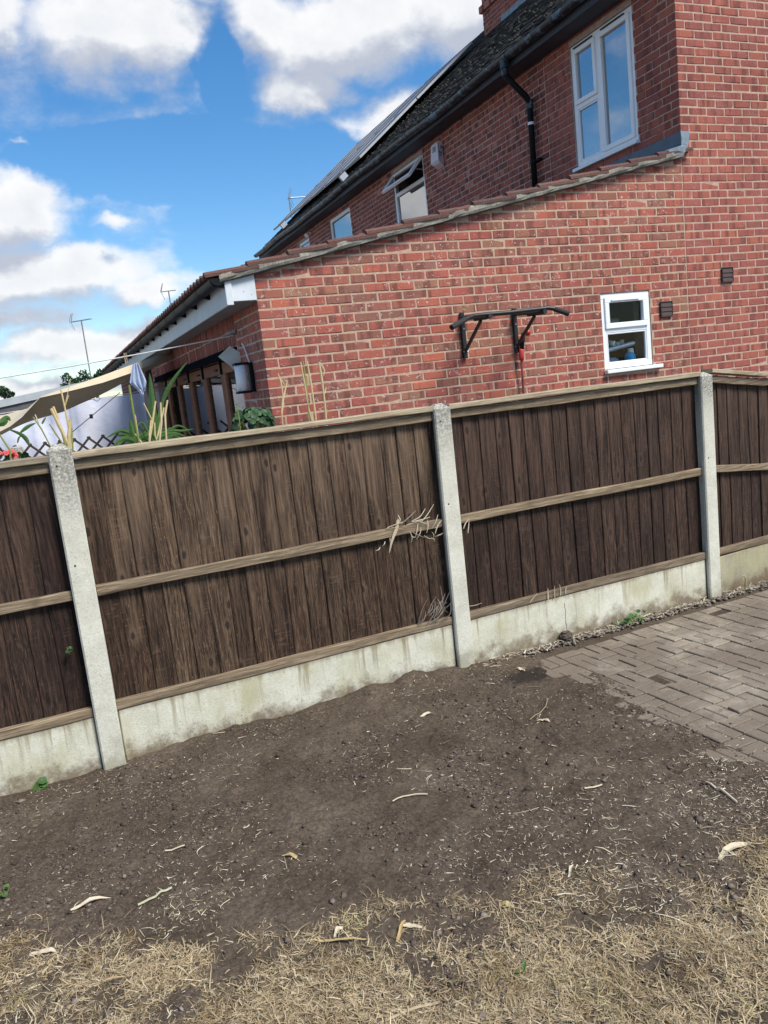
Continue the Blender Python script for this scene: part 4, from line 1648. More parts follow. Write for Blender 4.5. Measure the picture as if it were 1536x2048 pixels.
reflection_curtain(w, x0 + 0.17, 1.0, 1.54, 3.72, 4.36)
w2, x0 = rear_window(W2, 4.667)
s = MB()
pane_box(s, 0, x0 + 0.03, W2[0] + 0.06, W2[1] - 0.06, W2[2] + 0.07, 4.640)
s.build('glass_pane', 'glass', w2)
reflection_curtain(w2, x0 + 0.16, W2[0] + 0.05, W2[1] - 0.05, 3.6, 4.52)
# top light pushed open, hinged along its head
ang = rad(41)
sa = MB()
H = 0.37
pane_bars(sa, 0, -0.02, 0.025, W2[0] + 0.05, W2[1] - 0.05, -H, 0.0, 0.05)
o = sa.build('open_top_sash', 'pvc', w2, (x0 - 0.004, 0, 4.995), (0, ang, 0))
g2 = MB()
pane_box(g2, 0, 0.0, W2[0] + 0.10, W2[1] - 0.10, -H + 0.05, -0.05)
g2.build('sash_glass', 'glass', w2, (x0 - 0.004, 0, 4.995), (0, ang, 0))
st = MB()
for a in (W2[0] + 0.07, W2[1] - 0.07):
    st.tube([(x0 + 0.01, a, 4.80), (x0 - 0.20, a, 4.82)], 0.007, 6)
st.build('window_stay', 'alu', w2)
w3, x0 = rear_window(W3)
s = MB()
pane_box(s, 0, x0 + 0.03, W3[0] + 0.06, W3[1] - 0.06, W3[2] + 0.07, W3[3] - 0.064)
s.build('glass_pane', 'glass', w3)
reflection_curtain(w3, x0 + 0.16, W3[0] + 0.05, W3[1] - 0.05, 3.6, 4.95)
w4, x0 = rear_window(W4)
s = MB()
pane_box(s, 0, x0 + 0.03, W4[0] + 0.06, W4[1] - 0.06, W4[2] + 0.07, W4[3] - 0.064)
s.build('glass_pane', 'glass', w4)

# roof of the house
NV0, NV1 = -0.06, HL + 0.06
mb = MB()
mb.extrude([(EU + 0.045, EZ + 0.02), (RU, RZ_ - 0.05), (13.6, 5.0), (13.6, 4.96), (RU, RZ_ - 0.10), (EU + 0.045, EZ - 0.025)], 1, NV0, NV1)
roof = mb.build('roof', 'soffit_dark', house)
tl = MB()
GAU = 0.115
nr = int((RU - EU - 0.02) / math.cos(PITCH) / GAU)
ncol = int((NV1 - NV0) / 0.168)
cands = []
for r in range(nr):
    for c in range(ncol):
        dist = r * GAU
        u = EU + dist * math.cos(PITCH)
        z = EZ + dist * math.sin(PITCH)
        v = NV0 + 0.084 + c * 0.168 + (0.084 if r % 2 else 0)
        cands.append(((Vector((u, v, z)) - CAM).length, u, v, z))
cands.sort()
random.seed(9)
pt = []
for k in range(4):
    pt.append(MB().cbox((0, -0.081, 0), (0.20, 0.081, 0.013), 0.003, jit=0.0025).mesh('plain_tile', 'tile_dark'))
vis = [t for t in cands if (lambda q: -0.52 < q.x / -q.z < 0.56 and q.y / -q.z < 0.72)(cam.matrix_basis.inverted() @ Vector(t[1:]))]
visset = set(vis[:290])
for t in cands:
    _, u, v, z = t
    mtx = Matrix.Translation((u, v, z + random.gauss(0, 0.004))) @ Matrix.Rotation(-PITCH + 0.10 + random.gauss(0, 0.02), 4, 'Y') @ Matrix.Rotation(random.gauss(0, 0.02), 4, 'Z')
    me = random.choice(pt)
    if t in visset:
        o = link('plain_tile', me, roof)
        o.matrix_local = mtx
    else:
        tl.add([tuple(q.co) for q in me.vertices], [tuple(q.vertices) for q in me.polygons], mtx)
stuff(tl.build('tiling', 'tile_dark', roof))
mb = MB()
v = NV0
while v < NV1:
    mb.tube([(RU, v, RZ_ - 0.01), (RU, v + 0.44, RZ_ - 0.005)], 0.10, 10)
    v += 0.45
mb.build('ridge_tiles', 'tile_dark', roof)
# moss cushions on the tiles
ms = MB()
for _ in range(260):
    d = random.uniform(0.1, 2.6)
    u, z, v = EU + d * math.cos(PITCH), EZ + 0.025 + d * math.sin(PITCH), random.uniform(0.5, 8.5)
    r = random.uniform(0.006, 0.020)
    ms.tube([(u, v, z), (u - 0.3 * r, v, z + r * 0.9), (u - 0.4 * r, v, z + r * 1.3)], [r, r * 0.8, r * 0.3], 6)
stuff(ms.build('moss_cushions', 'turf_patch', roof))
# eaves
mb = MB()
mb.box((5.735, -0.02, 5.10), (UM + 0.005, HL, 5.115))
mb.build('soffit', 'soffit_dark', house)
mb = MB()
mb.cbox((5.715, -0.03, 5.09), (5.734, HL, 5.235), 0.003)
mb.build('fascia', 'soffit_dark', house)
g = MB()
seg = 40
n = 10
for rr, flip in ((0.062, False), (0.057, True)):
    rows = []
    for s_ in range(seg + 1):
        v = -0.06 + (HL + 0.1) * s_ / seg
        sag = 0.012 * math.sin(v * 1.1) + 0.008 * math.sin(v * 2.7)
        row = [(5.652 + rr * math.cos(PI + PI * k / n), v, 5.203 + sag + rr * math.sin(PI + PI * k / n)) for k in range(n + 1)]
        rows.append(row[::-1] if flip else row)
    g.grid(rows)
hg = g.build('gutter', 'gutter_old', house, smooth=True)
v = 0.4
while v < HL:
    b = MB()
    half_round(b, 5.652, 5.206, 0.068, v, v + 0.04, 0.005)
    b.build('gutter_bracket', 'gutter_old', hg)
    v += 0.93
# downpipe with swan neck
d = MB()
VD = 2.30
d.tube([(5.652, 2.36, 5.16), (5.652, 2.36, 5.03), (5.67, 2.355, 4.99), (5.87, VD - 0.01, 4.76), (5.915, VD, 4.70), (5.925, VD + 0.01, 4.60), (5.925, VD + 0.03, 3.55)], 0.036, 12)
dp = d.build('downpipe', 'black_plastic', house, smooth=True)
mb = MB()
mb.tube([(5.652, 2.36, 5.18), (5.652, 2.36, 5.085)], 0.052, 12)
mb.tube([(5.652, 2.36, 5.08), (5.652, 2.36, 5.01)], 0.043, 12)
mb.tube([(5.92, VD, 4.735), (5.925, VD + 0.01, 4.64)], 0.043, 12)
mb.build('pipe_socket', 'gutter_old', dp)
mb = MB()
mb.tube([(5.925, VD + 0.011, 4.485), (5.925, VD + 0.012, 4.455)], 0.038, 12)
mb.build('white_band', 'pvc', dp)
mb = MB()
mb.tube([(5.925, VD + 0.02, 4.06), (5.925, VD + 0.02, 4.03)], 0.042, 12)
mb.box((5.925, VD - 0.085, 4.035), (5.985, VD + 0.06, 4.06))
mb.build('pipe_clip', 'black_plastic', dp)
# lead flashing where the extension roof meets the house
mb = MB()
n = 24
rows = []
for i in range(n):
    v = -0.012 + 2.2 * i / (n - 1)
    w = 0.004 * math.sin(i * 2.3)
    rows.append([(UM - 0.20, v, vline(UM - 0.2) + 0.082 + 0.002 * math.sin(i)), (UM - 0.03, v, vline(UM - .03) + 0.090), (UM - 0.010 + w * 0.3, v, 3.55), (UM - 0.007, v, 3.655)])
mb.grid(rows)
fl = mb.build('lead_flashing', 'lead', house)
mb = MB()
P = [[(UM - 0.010, -0.008, 3.46), (UM + 0.02, -0.012, 3.46)], [(UM - 0.010, -0.013, 3.55), (UM + 0.075, -0.012, 3.53)], [(UM - 0.006, -0.008, 3.655), (UM + 0.105, -0.008, 3.655)]]
mb.grid(P)
P = [[(UM - 0.20, -0.066, vline(UM - 0.2) + 0.015), (UM - 0.02, -0.068, vline(UM - .02) + 0.03)], [(UM - 0.22, -0.068, vline(UM - 0.22) + 0.084), (UM - 0.01, -0.070, vline(UM - .01) + 0.085)], [(UM - 0.21, -0.01, vline(UM - 0.2) + 0.095), (UM - 0.01, -0.013, vline(UM - .01) + 0.105)]]
mb.grid(P)
mb.tube([(UM - 0.012, -0.014, 3.66), (UM - 0.008, -0.018, 3.58), (UM - 0.016, -0.018, 3.50), (UM - 0.01, -0.02, 3.44)], 0.007, 6)
mb.build('flashing_corner', 'lead_pale', house)
# chimney: brick stack near the ridge
CU, CV0, CV1 = 9.2, 6.2, 8.4
cb = MB()
cb.box((CU + 0.006, CV0 + 0.006, 7.6), (CU + 0.9, CV1 - 0.006, 9.9))
ch = cb.build('chimney', 'mortar_grey', house)
CBR = Bricks(0)
CBR.wall(rows_bricks(CV0, CV1, 7.6, 9.85, CV0, [], None), CU, 'x-', 'brick_old', ch)
CBR.wall(rows_bricks(CU, CU + 0.9, 7.6, 9.85, CU, [], None), CV0, 'y-', 'brick_old', ch)
CBR.finish()
for (za, zb_) in ((9.9, 10.05), (8.54, 8.66)):
    MB().box((CU - 0.05, CV0 - 0.05, za), (CU + 0.95, CV1 + 0.05, zb_)).build('brick_oversail', 'brick_old', ch)
mb = MB()
mb.box((CU - 0.012, 5.9, 8.02), (CU - 0.002, 7.75, 8.20))
mb.build('lead_apron', 'lead_pale', ch)

# solar panels clamped over the far slope
def on_roof(d, v, off):
    return Vector((EU + d * math.cos(PITCH) - off * math.sin(PITCH), v, EZ + d * math.sin(PITCH) + off * math.cos(PITCH)))


PR = Matrix.Rotation(-PITCH, 4, 'Y')
for k in range(6):
    for q in range(2):
        v0 = 8.15 + k * 1.03
        d0 = 0.75 + q * 1.68
        o = thing('solar_panel', '', 'solar panel', on_roof(d0, v0, 0.10), 0.0, 'solar panels on the far roof slope')
        o.rotation_euler = (0, -PITCH, 0)
        o['label'] = 'dark solar panel with a pale metal edge on the far roof slope'
        f = MB()
        for (a, b) in (((0, 0, 0), (1.65, 0.035, 0.04)), ((0, 0.965, 0), (1.65, 1.0, 0.04)), ((0, 0.035, 0), (0.035, 0.965, 0.04)), ((1.615, 0.035, 0), (1.65, 0.965, 0.04))):
            f.box(a, b)
        f.build('frame', 'alu', o)
        MB().box((0.035, 0.035, 0.02), (1.615, 0.965, 0.034)).build('glass', 'panel', o)
for (v0, nm) in ((8.1, 'near'), (12.6, 'far')):
    mb = MB()
    mb.box((0, 0, 0.0), (0.15, 0.06, 0.10), Matrix.Translation(on_roof(0.16 if nm == 'near' else 0.35, v0, 0.04)) @ PR)
    o = mb.build('roof_hook', 'pvc_dull', house)

# ------------------------------------------------------------------ things on the house walls
def vent(u, z, label):
    o = thing('wall_vent', label, 'vent', (u, -0.003, z), 0, 'brown plastic wall vents')
    f = MB()
    pane_bars(f, 1, -0.018, 0.0, -0.074, 0.074, -0.074, 0.074, 0.010)
    f.box((-0.064, -0.006, -0.064), (0.064, 0.0, 0.064))
    f.build('frame', 'vent', o)
    for k in range(3):
        z0 = -0.062 + k * 0.0415
        s_ = MB()
        s_.add([(-0.063, -0.017, z0), (0.063, -0.017, z0), (0.063, -0.009, z0 + 0.040), (-0.063, -0.009, z0 + 0.040), (-0.063, -0.006, z0), (0.063, -0.006, z0)], [(0, 1, 2, 3), (1, 0, 4, 5)])
        s_.build('louvre', 'vent', o)


vent(5.697, 2.038, 'brown louvred wall vent just right of the small white window')
vent(6.486, 2.317, 'brown louvred wall vent higher up the brick wall, farther from the window')

# pull-up bar
bar = thing('pull_up_bar', 'black wall mounted pull up bar with bent handles on the brick wall', 'pull up bar', (3.47, 0, 1.9))


def bpt(u, v, z):
    return (u - 3.47, v, z - 1.9)


for (u, nm) in ((3.47, 'a'), (3.99, 'b')):
    m_ = MB()
    m_.cbox((u - 3.47 - 0.018, -0.034, -0.128), (u - 3.47 + 0.018, -0.001, 0.255), 0.003)
    m_.build('wall_bracket', 'black_steel', bar)
    m_ = MB()
    m_.tube([bpt(u, -0.02, 1.825), bpt(u, -0.33, 2.055)], 0.015, 8)
    m_.build('brace', 'black_steel', bar)
    m_ = MB()
    m_.tube([bpt(u, -0.03, 2.105), bpt(u, -0.30, 2.085), bpt(u, -0.455, 2.075)], 0.016, 8)
    m_.build('support_arm', 'black_steel', bar)
    m_ = MB()
    m_.tube([bpt(u, -0.24, 2.078), bpt(u, -0.49, 2.072)], 0.019, 10)
    m_.build('inner_grip', 'foam', bar)
    m_ = MB()
    for z in (1.86, 2.02):
        m_.tube([bpt(u, -0.038, z), bpt(u, -0.033, z)], 0.007, 8)
    m_.tube([bpt(u - 0.022, -0.03, 1.828), bpt(u + 0.03, -0.03, 1.828)], 0.006, 6)
    m_.build('bolt', 'steel', bar)
m_ = MB()
BO = Vector((3.47, 0, 1.9))
CB = [at_px(*q) - BO for q in ((903, 655, -0.56), (934, 637, -0.49), (946, 632, -0.47), (962, 630, -0.46), (1020, 625, -0.46), (1080, 618, -0.46), (1096, 616, -0.465), (1106, 617, -0.475), (1138, 628, -0.56))]
m_.tube(CB, 0.0185, 12)
m_.build('chin_bar', 'black_steel', bar, smooth=True)
m_ = MB()
m_.tube([bpt(3.28, -0.33, 2.092), bpt(3.47, -0.30, 2.10), bpt(3.92, -0.30, 2.102)], 0.0145, 10)
m_.build('rear_bar', 'black_steel', bar, smooth=True)
MB().tube([CB[0], CB[0].lerp(CB[1], 0.9)], 0.0215, 10).build('hand_grip', 'foam', bar)
MB().tube([CB[8], CB[8].lerp(CB[7], 0.9)], 0.0215, 10).build('hand_grip', 'foam', bar)

# red cable with plug
cab = thing('power_cable', 'dull red cable with a bright red plug hanging below the pull up bar', 'cable', (4.03, 0, 1.7))
m_ = MB()
m_.tube([(-0.055, -0.10, -0.62), (-0.035, -0.06, -0.40), (-0.02, -0.04, -0.2), (-0.025, -0.05, -0.03), (-0.02, -0.06, 0.06)], 0.011, 8)
m_.build('cord', 'red_cable', cab, smooth=True)
m_ = MB()
m_.tube([(-0.025, -0.055, 0.0), (-0.022, -0.055, 0.03), (-0.02, -0.057, 0.09), (-0.016, -0.06, 0.10)], [0.019, 0.024, 0.022, 0.018], 12)
m_.build('plug', 'red_plastic', cab, smooth=True)
m_ = MB()
m_.tube([(-0.016, -0.06, 0.10), (0.0, -0.06, 0.19), (0.01, -0.06, 0.235)], [0.017, 0.021, 0.016], 10)
m_.build('connector_body', 'black_plastic', cab, smooth=True)
m_ = MB()
m_.tube([(0.03, -0.05, 0.235), (0.05, -0.055, 0.24), (0.068, -0.06, 0.235), (0.075, -0.06, 0.235)], [0.018, 0.031, 0.030, 0.022], 12)
m_.build('red_cap', 'red_plastic', cab, smooth=True)

# burglar alarm box
al = thing('alarm_box', 'pinkish white burglar alarm box high on the rear brick wall', 'alarm box', (UM, 4.74, 4.79))
m_ = MB()
prof = [(0.0, -0.15), (-0.0, 0.20), (-0.07, 0.20), (-0.085, 0.17), (-0.10, -0.06), (-0.075, -0.10)]
m_.extrude(prof, 1, -0.125, 0.125)
m_.v = [(x, y * (0.80 if z > 0.1 else 1.0 if z > -0.09 else 0.72), z) for (x, y, z) in m_.v]
m_.build('cover', 'alarm', al)
m_ = MB()
for k in range(3):
    m_.box((-0.0965 + 0.0015 * k, -0.055, 0.075 + k * 0.026), (-0.0885 + 0.0015 * k, 0.045, 0.086 + k * 0.026))
m_.build('sounder_slots', 'rubber', al)
m_ = MB()
for (a, b, c, dd) in ((-0.02, 0.012, 0.09, 0.13), (-0.03, 0.0, 0.02, 0.05), (-0.055, -0.03, 0.03, 0.055), (-0.05, -0.005, -0.005, 0.008)):
    m_.box((a - 0.03, -0.1262, c), (b - 0.03, -0.1245, dd))
m_.build('blue_marking', 'blue_ink', al)
sl = MB()
sl.tube([(5.985, 10.9, 5.0), (5.90, 10.9, 4.985)], 0.03, 8)
sl.tube([(5.90, 10.9, 4.99), (5.86, 10.86, 4.95)], [0.03, 0.05], 8)
tag(sl.build('security_light', 'pvc'), 'tiny white light under the dark eaves near the far end of the house', 'security light')

# wall lantern by the doors
la = thing('wall_lantern', 'black wall light with a white cylinder shade beside the brown doors', 'wall light', (UE, 0.44, 1.81))
m_ = MB()
m_.cbox((-0.035, -0.05, -0.12), (0.0, 0.05, 0.12), 0.006)
m_.build('back_plate', 'black_plastic', la)
m_ = MB()
m_.tube([(-0.10, 0, -0.105), (-0.10, 0, 0.105)], 0.048, 16)
m_.build('white_shade', 'opal', la, smooth=True)
for z in (-0.125, 0.105):
    MB().cbox((-0.152, -0.053, z), (-0.034, 0.053, z + 0.02), 0.004).build('end_cap', 'black_plastic', la)
m_ = MB()
m_.tube([(-0.01, 0.02, 0.12), (-0.02, 0.05, 0.2), (-0.01, 0.14, 0.27), (-0.01, 0.2, 0.29)], 0.006, 6)
m_.build('feed_cable', 'pvc', la)

# ------------------------------------------------------------------ neighbour's yard
HOOK = Vector((1.69, 0.85, 2.19))
LEFT = Vector((-2.2, 0.95, 1.93))


def on_line(t, sag=0.05):
    p = HOOK.lerp(LEFT, t)
    p.z -= sag * 4 * t * (1 - t)
    return p


cl = thing('washing_line', 'thin white washing line running from the brick wall over the yard', 'washing line', HOOK)
m_ = MB()
m_.tube([on_line(k / 16) - HOOK for k in range(17)], 0.0055, 6)
m_.build('line', 'rope', cl)
m_ = MB()
m_.tube([(0.03, 0.0, 0.01), (-0.02, 0, 0.012), (-0.03, 0, -0.02)], 0.008, 6)
m_.tube([(0.02, -0.05, 0.03), (-0.03, 0.05, 0.03)], 0.012, 6)
m_.build('hook', 'steel', cl)
pg = thing('clothes_peg', 'pale wooden clothes peg on the washing line', 'clothes peg', on_line(0.235))
m_ = MB()
for s_ in (-1, 1):
    m_.cbox((-0.004 + s_ * 0.007, -0.006, -0.06), (0.004 + s_ * 0.007, 0.006, 0.03), 0.002)
m_.build('wooden_peg', 'cap', pg)


def hung(name, label, cat, mat, corners, folds, amp, thick=0.003, n=18):
    """cloth patch through four corner points: top-left, top-right, bottom-right, bottom-left"""
    tl_, tr_, br_, bl_ = [Vector(c) for c in corners]
    mb = MB()
    for off in (0.0, thick):
        rows = []
        for i in range(n + 1):
            s_ = i / n
            a, b = tl_.lerp(bl_, s_), tr_.lerp(br_, s_)
            row = []
            for j in range(n + 1):
                t_ = j / n
                p = a.lerp(b, t_)
                p.y += amp * math.sin(t_ * PI * folds + s_) * (0.3 + s_) + off
                row.append(p)
            rows.append(row if off == 0 else row[::-1])
        mb.grid(rows)
    return tag(mb.build(name, mat, smooth=True), label, cat)


hung('grey_cloth', 'small square grey white cloth hung by one corner beside the wall light', 'cloth', 'grey_cloth',
     [at_px(460, 691.5, 0.80), at_px(488.5, 711, 0.80), at_px(470, 741, 0.80), at_px(437, 713, 0.80)], 2, 0.012)
tw = MB()
top = at_px(271, 727, 0.86)
for off in (0, 0.003):
    rows = []
    n = 14
    for i in range(13):
        s_ = i / 12
        y_ = 727 + s_ * 62
        wl = 265 - 5 * min(1, s_ * 1.8) + (26 * max(0, s_ - 0.62) / 0.38)
        wr = 277 + 17 * min(1, s_ / 0.62) - (4 * max(0, s_ - 0.62) / 0.38)
        row = []
        for j in range(n + 1):
            p = at_px(wl + (wr - wl) * j / n, y_ - 0.10 * (wl + (wr - wl) * j / n - 275) + (6 if s_ > .9 else 0) * math.sin(j), 0.86)
            p.y += 0.03 * math.sin(j * 1.35 + s_ * 1.2) * (0.4 + 0.6 * s_) + off
            row.append(p)
        rows.append(row if off == 0 else row[::-1])
    tw.grid(rows)
tag(tw.build('towel', 'towel', smooth=True), 'pale blue towel gathered and pegged on the washing line', 'towel')

# white sheet screening the end of the yard
sh = MB()
n, m2 = 90, 14
rows = []
for i in range(m2 + 1):
    s_ = i / m2
    row = []
    for j in range(n + 1):
        u = -4.6 + (1.50 + 4.6) * j / n
        ztop = 1.83 + 0.055 * max(-1.5, u) + 0.012 * math.sin(u * 3.1)
        z = 0.45 + (ztop - 0.45) * s_
        yy = 6.6 + 0.060 * math.sin(u * 15 + 2.4 * math.sin(u * 2.9) + 0.5 * s_) * (0.7 + 0.3 * math.sin(u * 2.1)) + 0.022 * math.sin(u * 43 + s_ * 3) + 0.02 * math.sin(s_ * 9 + u * 4)
        row.append((u, yy, z))
    rows.append(row)
sh.grid(rows)
tag(sh.build('white_sheet', 'sheet', smooth=True), 'large white sheet hung across the end of the yard under the sail', 'sheet')
ln = MB()
ln.tube([(-4.6, 6.63, 1.755), (-1.5, 6.63, 1.755), (1.62, 6.63, 1.93)], 0.006, 6)
tag(ln.build('sheet_line', 'rope'), 'cord along the top edge of the large white sheet', 'cord')
ps = thing('dark_post', 'dark upright timber post at the right edge of the white sheet', 'post', (1.60, 6.5, 0))
MB().cbox((-0.05, -0.05, 0), (0.05, 0.05, 2.25), 0.005).build('timber', 'trellis', ps)
wr_ = MB()
p0, p1 = at_px(240, 785, 5.6), at_px(140, 868, 5.6)
wr_.tube([p0, p0.lerp(p1, .5), p1], 0.006, 6)
md = p0.lerp(p1, 0.58)
wr_.tube([md + Vector((0, 0, 0.03)), md - Vector((0, 0, 0.03))], 0.022, 8)
tag(wr_.build('light_string', 'rubber'), 'dark string with a bulb hanging in front of the white sheet', 'light string')

# diamond trellis
tr_ = thing('trellis', 'dark brown diamond trellis in front of the white sheet', 'trellis', (0, 6.35, 0))
for k in range(-14, 13):
    u0 = -2.6 + 0.20 * (k + 14)
    zc = 0.92
    for sg, dy in ((1, 0.0), (-1, 0.016)):
        cx = u0 + (0.0 if sg > 0 else 0.0)
        p0, p1 = Vector((cx - 0.42 * sg, dy, zc - 0.42)), Vector((cx + 0.42 * sg, dy, zc + 0.42))
        if p0.x > 1.75 or p1.x > 1.75 or p0.x < -3 or p1.x < -3:
            continue
        L = (p1 - p0).length
        m_ = MB()
        m_.box((-L / 2, -0.006, -0.016), (L / 2, 0.006, 0.016))
        o = m_.build('slat', 'trellis', tr_, p0.lerp(p1, .5), (0, -math.atan2(0.42, 0.42 * sg), 0))

# outbuilding with a flat roof behind the sheet
ob = thing('outbuilding', 'low brick outbuilding with a pale flat roof edge behind the white sheet', 'outbuilding')
mb = MB()
mb.box((-9, 8.3, 0), (0.62, 8.5, 1.98))
mb.box((0.42, 8.5, 0), (0.62, 12, 1.98))
owl = mb.build('front_wall', 'mortar_grey', ob)
OBR = Bricks(120)
OBR.wall(rows_bricks(-4, 0.62, 1.5, 1.98, 0.0), 8.29, 'y-', 'brick_ext', owl)
OBR.finish()
a_, b_ = at_px(0, 800, 8.1), at_px(160, 765, 8.1)
slope = (b_.z - a_.z) / (b_.x - a_.x)
fa = MB()
rot = Matrix.Translation(a_) @ Matrix.Rotation(-math.atan(slope), 4, 'Y')
fa.box((-9.0, 0, -0.115), (1.55, 4, 0.0), rot)
fa.build('flat_roof', 'flat_roof', ob)
fa = MB()
fa.box((-9.0, 0.03, -0.225), (1.45, 0.06, -0.116), rot)
fa.build('fascia', 'grey_board', ob)

# beige shade sail
def sail():
    mb = MB()
    NE = [((366, 697), 4.9), ((318, 722), 4.4), ((264, 745), 3.7), ((205, 765), 3.2), ((150, 779), 2.9), ((112, 788), 2.7), ((80, 795), 2.55), ((62, 815), 2.45), ((44, 834), 2.35), ((20, 853), 2.25), ((0, 863), 2.2), ((-60, 890), 2.1)]
    FE = [((360, 703), 5.2), ((312, 730), 5.3), ((262, 757), 5.4), ((228, 776), 5.4), ((195, 793), 5.4), ((160, 808), 5.2), ((125, 824), 4.9), ((90, 834), 4.4), ((55, 844), 3.7), ((20, 855), 2.9), ((0, 866), 2.4), ((-60, 893), 2.2)]
    rows = []
    for k in range(9):
        t_ = k / 8
        row = []
        for (a, va), (b, vb) in zip(NE, FE):
            v_ = va + (vb - va) * t_
            p = at_px(a[0] + (b[0] - a[0]) * t_, a[1] + (b[1] - a[1]) * t_, v_)
            p.z -= 0.03 * math.sin(t_ * PI)
            row.append(p)
        rows.append(row)
    mb.grid(rows)
    o = mb.build('canopy', 'sail', None, smooth=True)
    root = tag(o, 'beige cloth shade sail slung from the extension wall over the yard', 'shade sail')
    # folded front band
    UPc = [((372, 692), 4.85), ((318, 710), 4.3), ((264, 729), 3.62), ((205, 751), 3.12), ((150, 770), 2.82), ((112, 782), 2.65), ((80, 794), 2.54)]
    mb = MB()
    rows = [[], [], []]
    for (a, va), (b, vb) in zip(UPc, NE):
        p, q = at_px(a[0], a[1], va + 0.25), at_px(b[0], b[1] + 0.5, vb - 0.01)
        rows[0].append(p)
        rows[1].append(p.lerp(q, .5) + Vector((0, -0.02, 0.0)))
        rows[2].append(q)
    mb.grid(rows)
    mb.build('folded_edge', 'sail', root, smooth=True)
    # the twisted left end that shows its upper face
    mb = MB()
    UL = [((80, 795), 2.56), ((55, 817), 3.2), ((25, 825), 3.6), ((0, 832), 3.8), ((-60, 846), 4.0)]
    DL = [((80, 796), 2.55), ((55, 823), 2.42), ((25, 850), 2.28), ((0, 863), 2.2), ((-60, 890), 2.1)]
    rows = [[], [], [], []]
    for (a, va), (b, vb) in zip(UL, DL):
        for k in range(4):
            t_ = k / 3
            rows[k].append(at_px(a[0] + (b[0] - a[0]) * t_, a[1] + (b[1] - a[1]) * t_, va + (vb - va - 0.01) * t_))
    mb.grid(rows)
    mb.build('twisted_end', 'sail', root, smooth=True)
    mb = MB()
    p = at_px(370, 694, 4.9)
    mb.tube([p, p + Vector((0.18, 0.3, 0.06))], 0.008, 6)
    mb.tube([p + Vector((0.10, 0.15, 0.03)), p + Vector((0.18, 0.3, 0.06))], 0.02, 8)
    mb.build('corner_strap', 'rubber', root)


sail()

# ------------------------------------------------------------------ plants behind the fence
def strip_leaf(mb, pts, w, curl=0.25):
    """long pointed blade along pts with a centre fold"""
    pts = [Vector(p) for p in pts]
    # resample smoothly
    Q = []
    n = 12
    for k in range(n + 1):
        t_ = k / n * (len(pts) - 1)
        i = min(int(t_), len(pts) - 2)
        f = t_ - i
        p0, p1, p2, p3 = pts[max(i - 1, 0)], pts[i], pts[i + 1], pts[min(i + 2, len(pts) - 1)]
        Q.append(0.5 * ((2 * p1) + (-p0 + p2) * f + (2 * p0 - 5 * p1 + 4 * p2 - p3) * f * f + (-p0 + 3 * p1 - 3 * p2 + p3) * f ** 3))
    rows = []
    for k, p in enumerate(Q):
        t_ = k / n
        tan = (Q[min(k + 1, n)] - Q[max(k - 1, 0)]).normalized()
        side = tan.cross(Vector((0.25, 1, 0.15)))
        if side.length < 0.1:
            side = Vector((1, 0, 0))
        side.normalize()
        nn = side.cross(tan).normalized()
        ww = w * (min(1, 0.35 + 2.2 * t_) * (1 - t_ ** 2.2)) * 0.5 + 0.0008
        rows.append([p - side * ww + nn * ww * curl, p, p + side * ww + nn * ww * curl])
    mb.grid(rows)


def cane(parent, pts, r, mat='cane', name='cane'):
    mb = MB()
    pts = [Vector(p) for p in pts]
    L = []
    R_ = []
    for a, b in zip(pts[:-1], pts[1:]):
        k = max(2, int((b - a).length / 0.07))
        for i in range(k):
            L.append(a.lerp(b, i / k))
            R_.append(r)
    L.append(pts[-1])
    R_.append(r * 0.9)
    # a node now and then
    for i in range(2, len(R_) - 1, 3):
        R_[i] = r * 1.22
    mb.tube(L, R_, 7)
    return mb.build(name, mat, parent)


VP = -2.02
VP2 = -1.85


def P(x, y, v=VP):
    return at_px(x, y, v)


g1 = thing('reed_clump', 'cut reed canes with a few thin green leaves behind the speckled post', 'reeds', (0.2, VP, 0))
INV = Matrix.Translation((-0.2, -VP, 0))


def L1(*pts, v=VP):
    return [INV @ P(x, y, v) for (x, y) in pts]


cane(g1, L1((102, 817), (118, 850), (137, 890), (139, 960)), 0.0075)
cane(g1, L1((106, 813), (116, 838)), 0.0065)
cane(g1, L1((66, 834), (83, 858), (101, 893), (106, 950), v=VP2), 0.0032, 'green_cane')
cane(g1, L1((70, 829), (78, 848), v=VP2), 0.003)
cane(g1, L1((122, 780), (134, 835), (142, 890), (144, 960)), 0.0042)
cane(g1, L1((137, 790), (130, 812)), 0.0036)
cane(g1, L1((141, 757), (138, 775), (131, 805)), 0.0014)
cane(g1, L1((141, 840), (138, 870), (137, 960)), 0.0085)
cane(g1, L1((99, 848), (112, 868), (127, 890), (132, 950), v=VP2), 0.0034, 'green_cane')
cane(g1, L1((143, 855), (146, 905), (147, 960)), 0.004, 'green_cane')
cane(g1, L1((122, 858), (131, 890), (135, 950)), 0.005, 'green_cane')
lf = MB()
strip_leaf(lf, [INV @ p for p in (P(58, 890, VP2), P(50, 876, VP2), P(36, 866, VP2), P(12, 857, VP2))], 0.022)
strip_leaf(lf, [INV @ p for p in (P(41, 865, VP2), P(52, 856, VP2), P(62, 850, VP2), P(72, 846, VP2))], 0.018)
strip_leaf(lf, [INV @ p for p in (P(-12, 848, VP2), P(4, 845, VP2), P(14, 836, VP2), P(21, 842, VP2))], 0.04)
strip_leaf(lf, [INV @ p for p in (P(35, 886, VP2), P(38, 875, VP2), P(45, 872, VP2))], 0.008)
strip_leaf(lf, [INV @ p for p in (P(84, 848, VP2), P(88, 840, VP2), P(92, 834, VP2))], 0.010)
lf.build('leaves', 'leaf', g1)
cane(g1, L1((-14, 850), (20, 900), (24, 960), v=VP2), 0.004, 'green_cane')

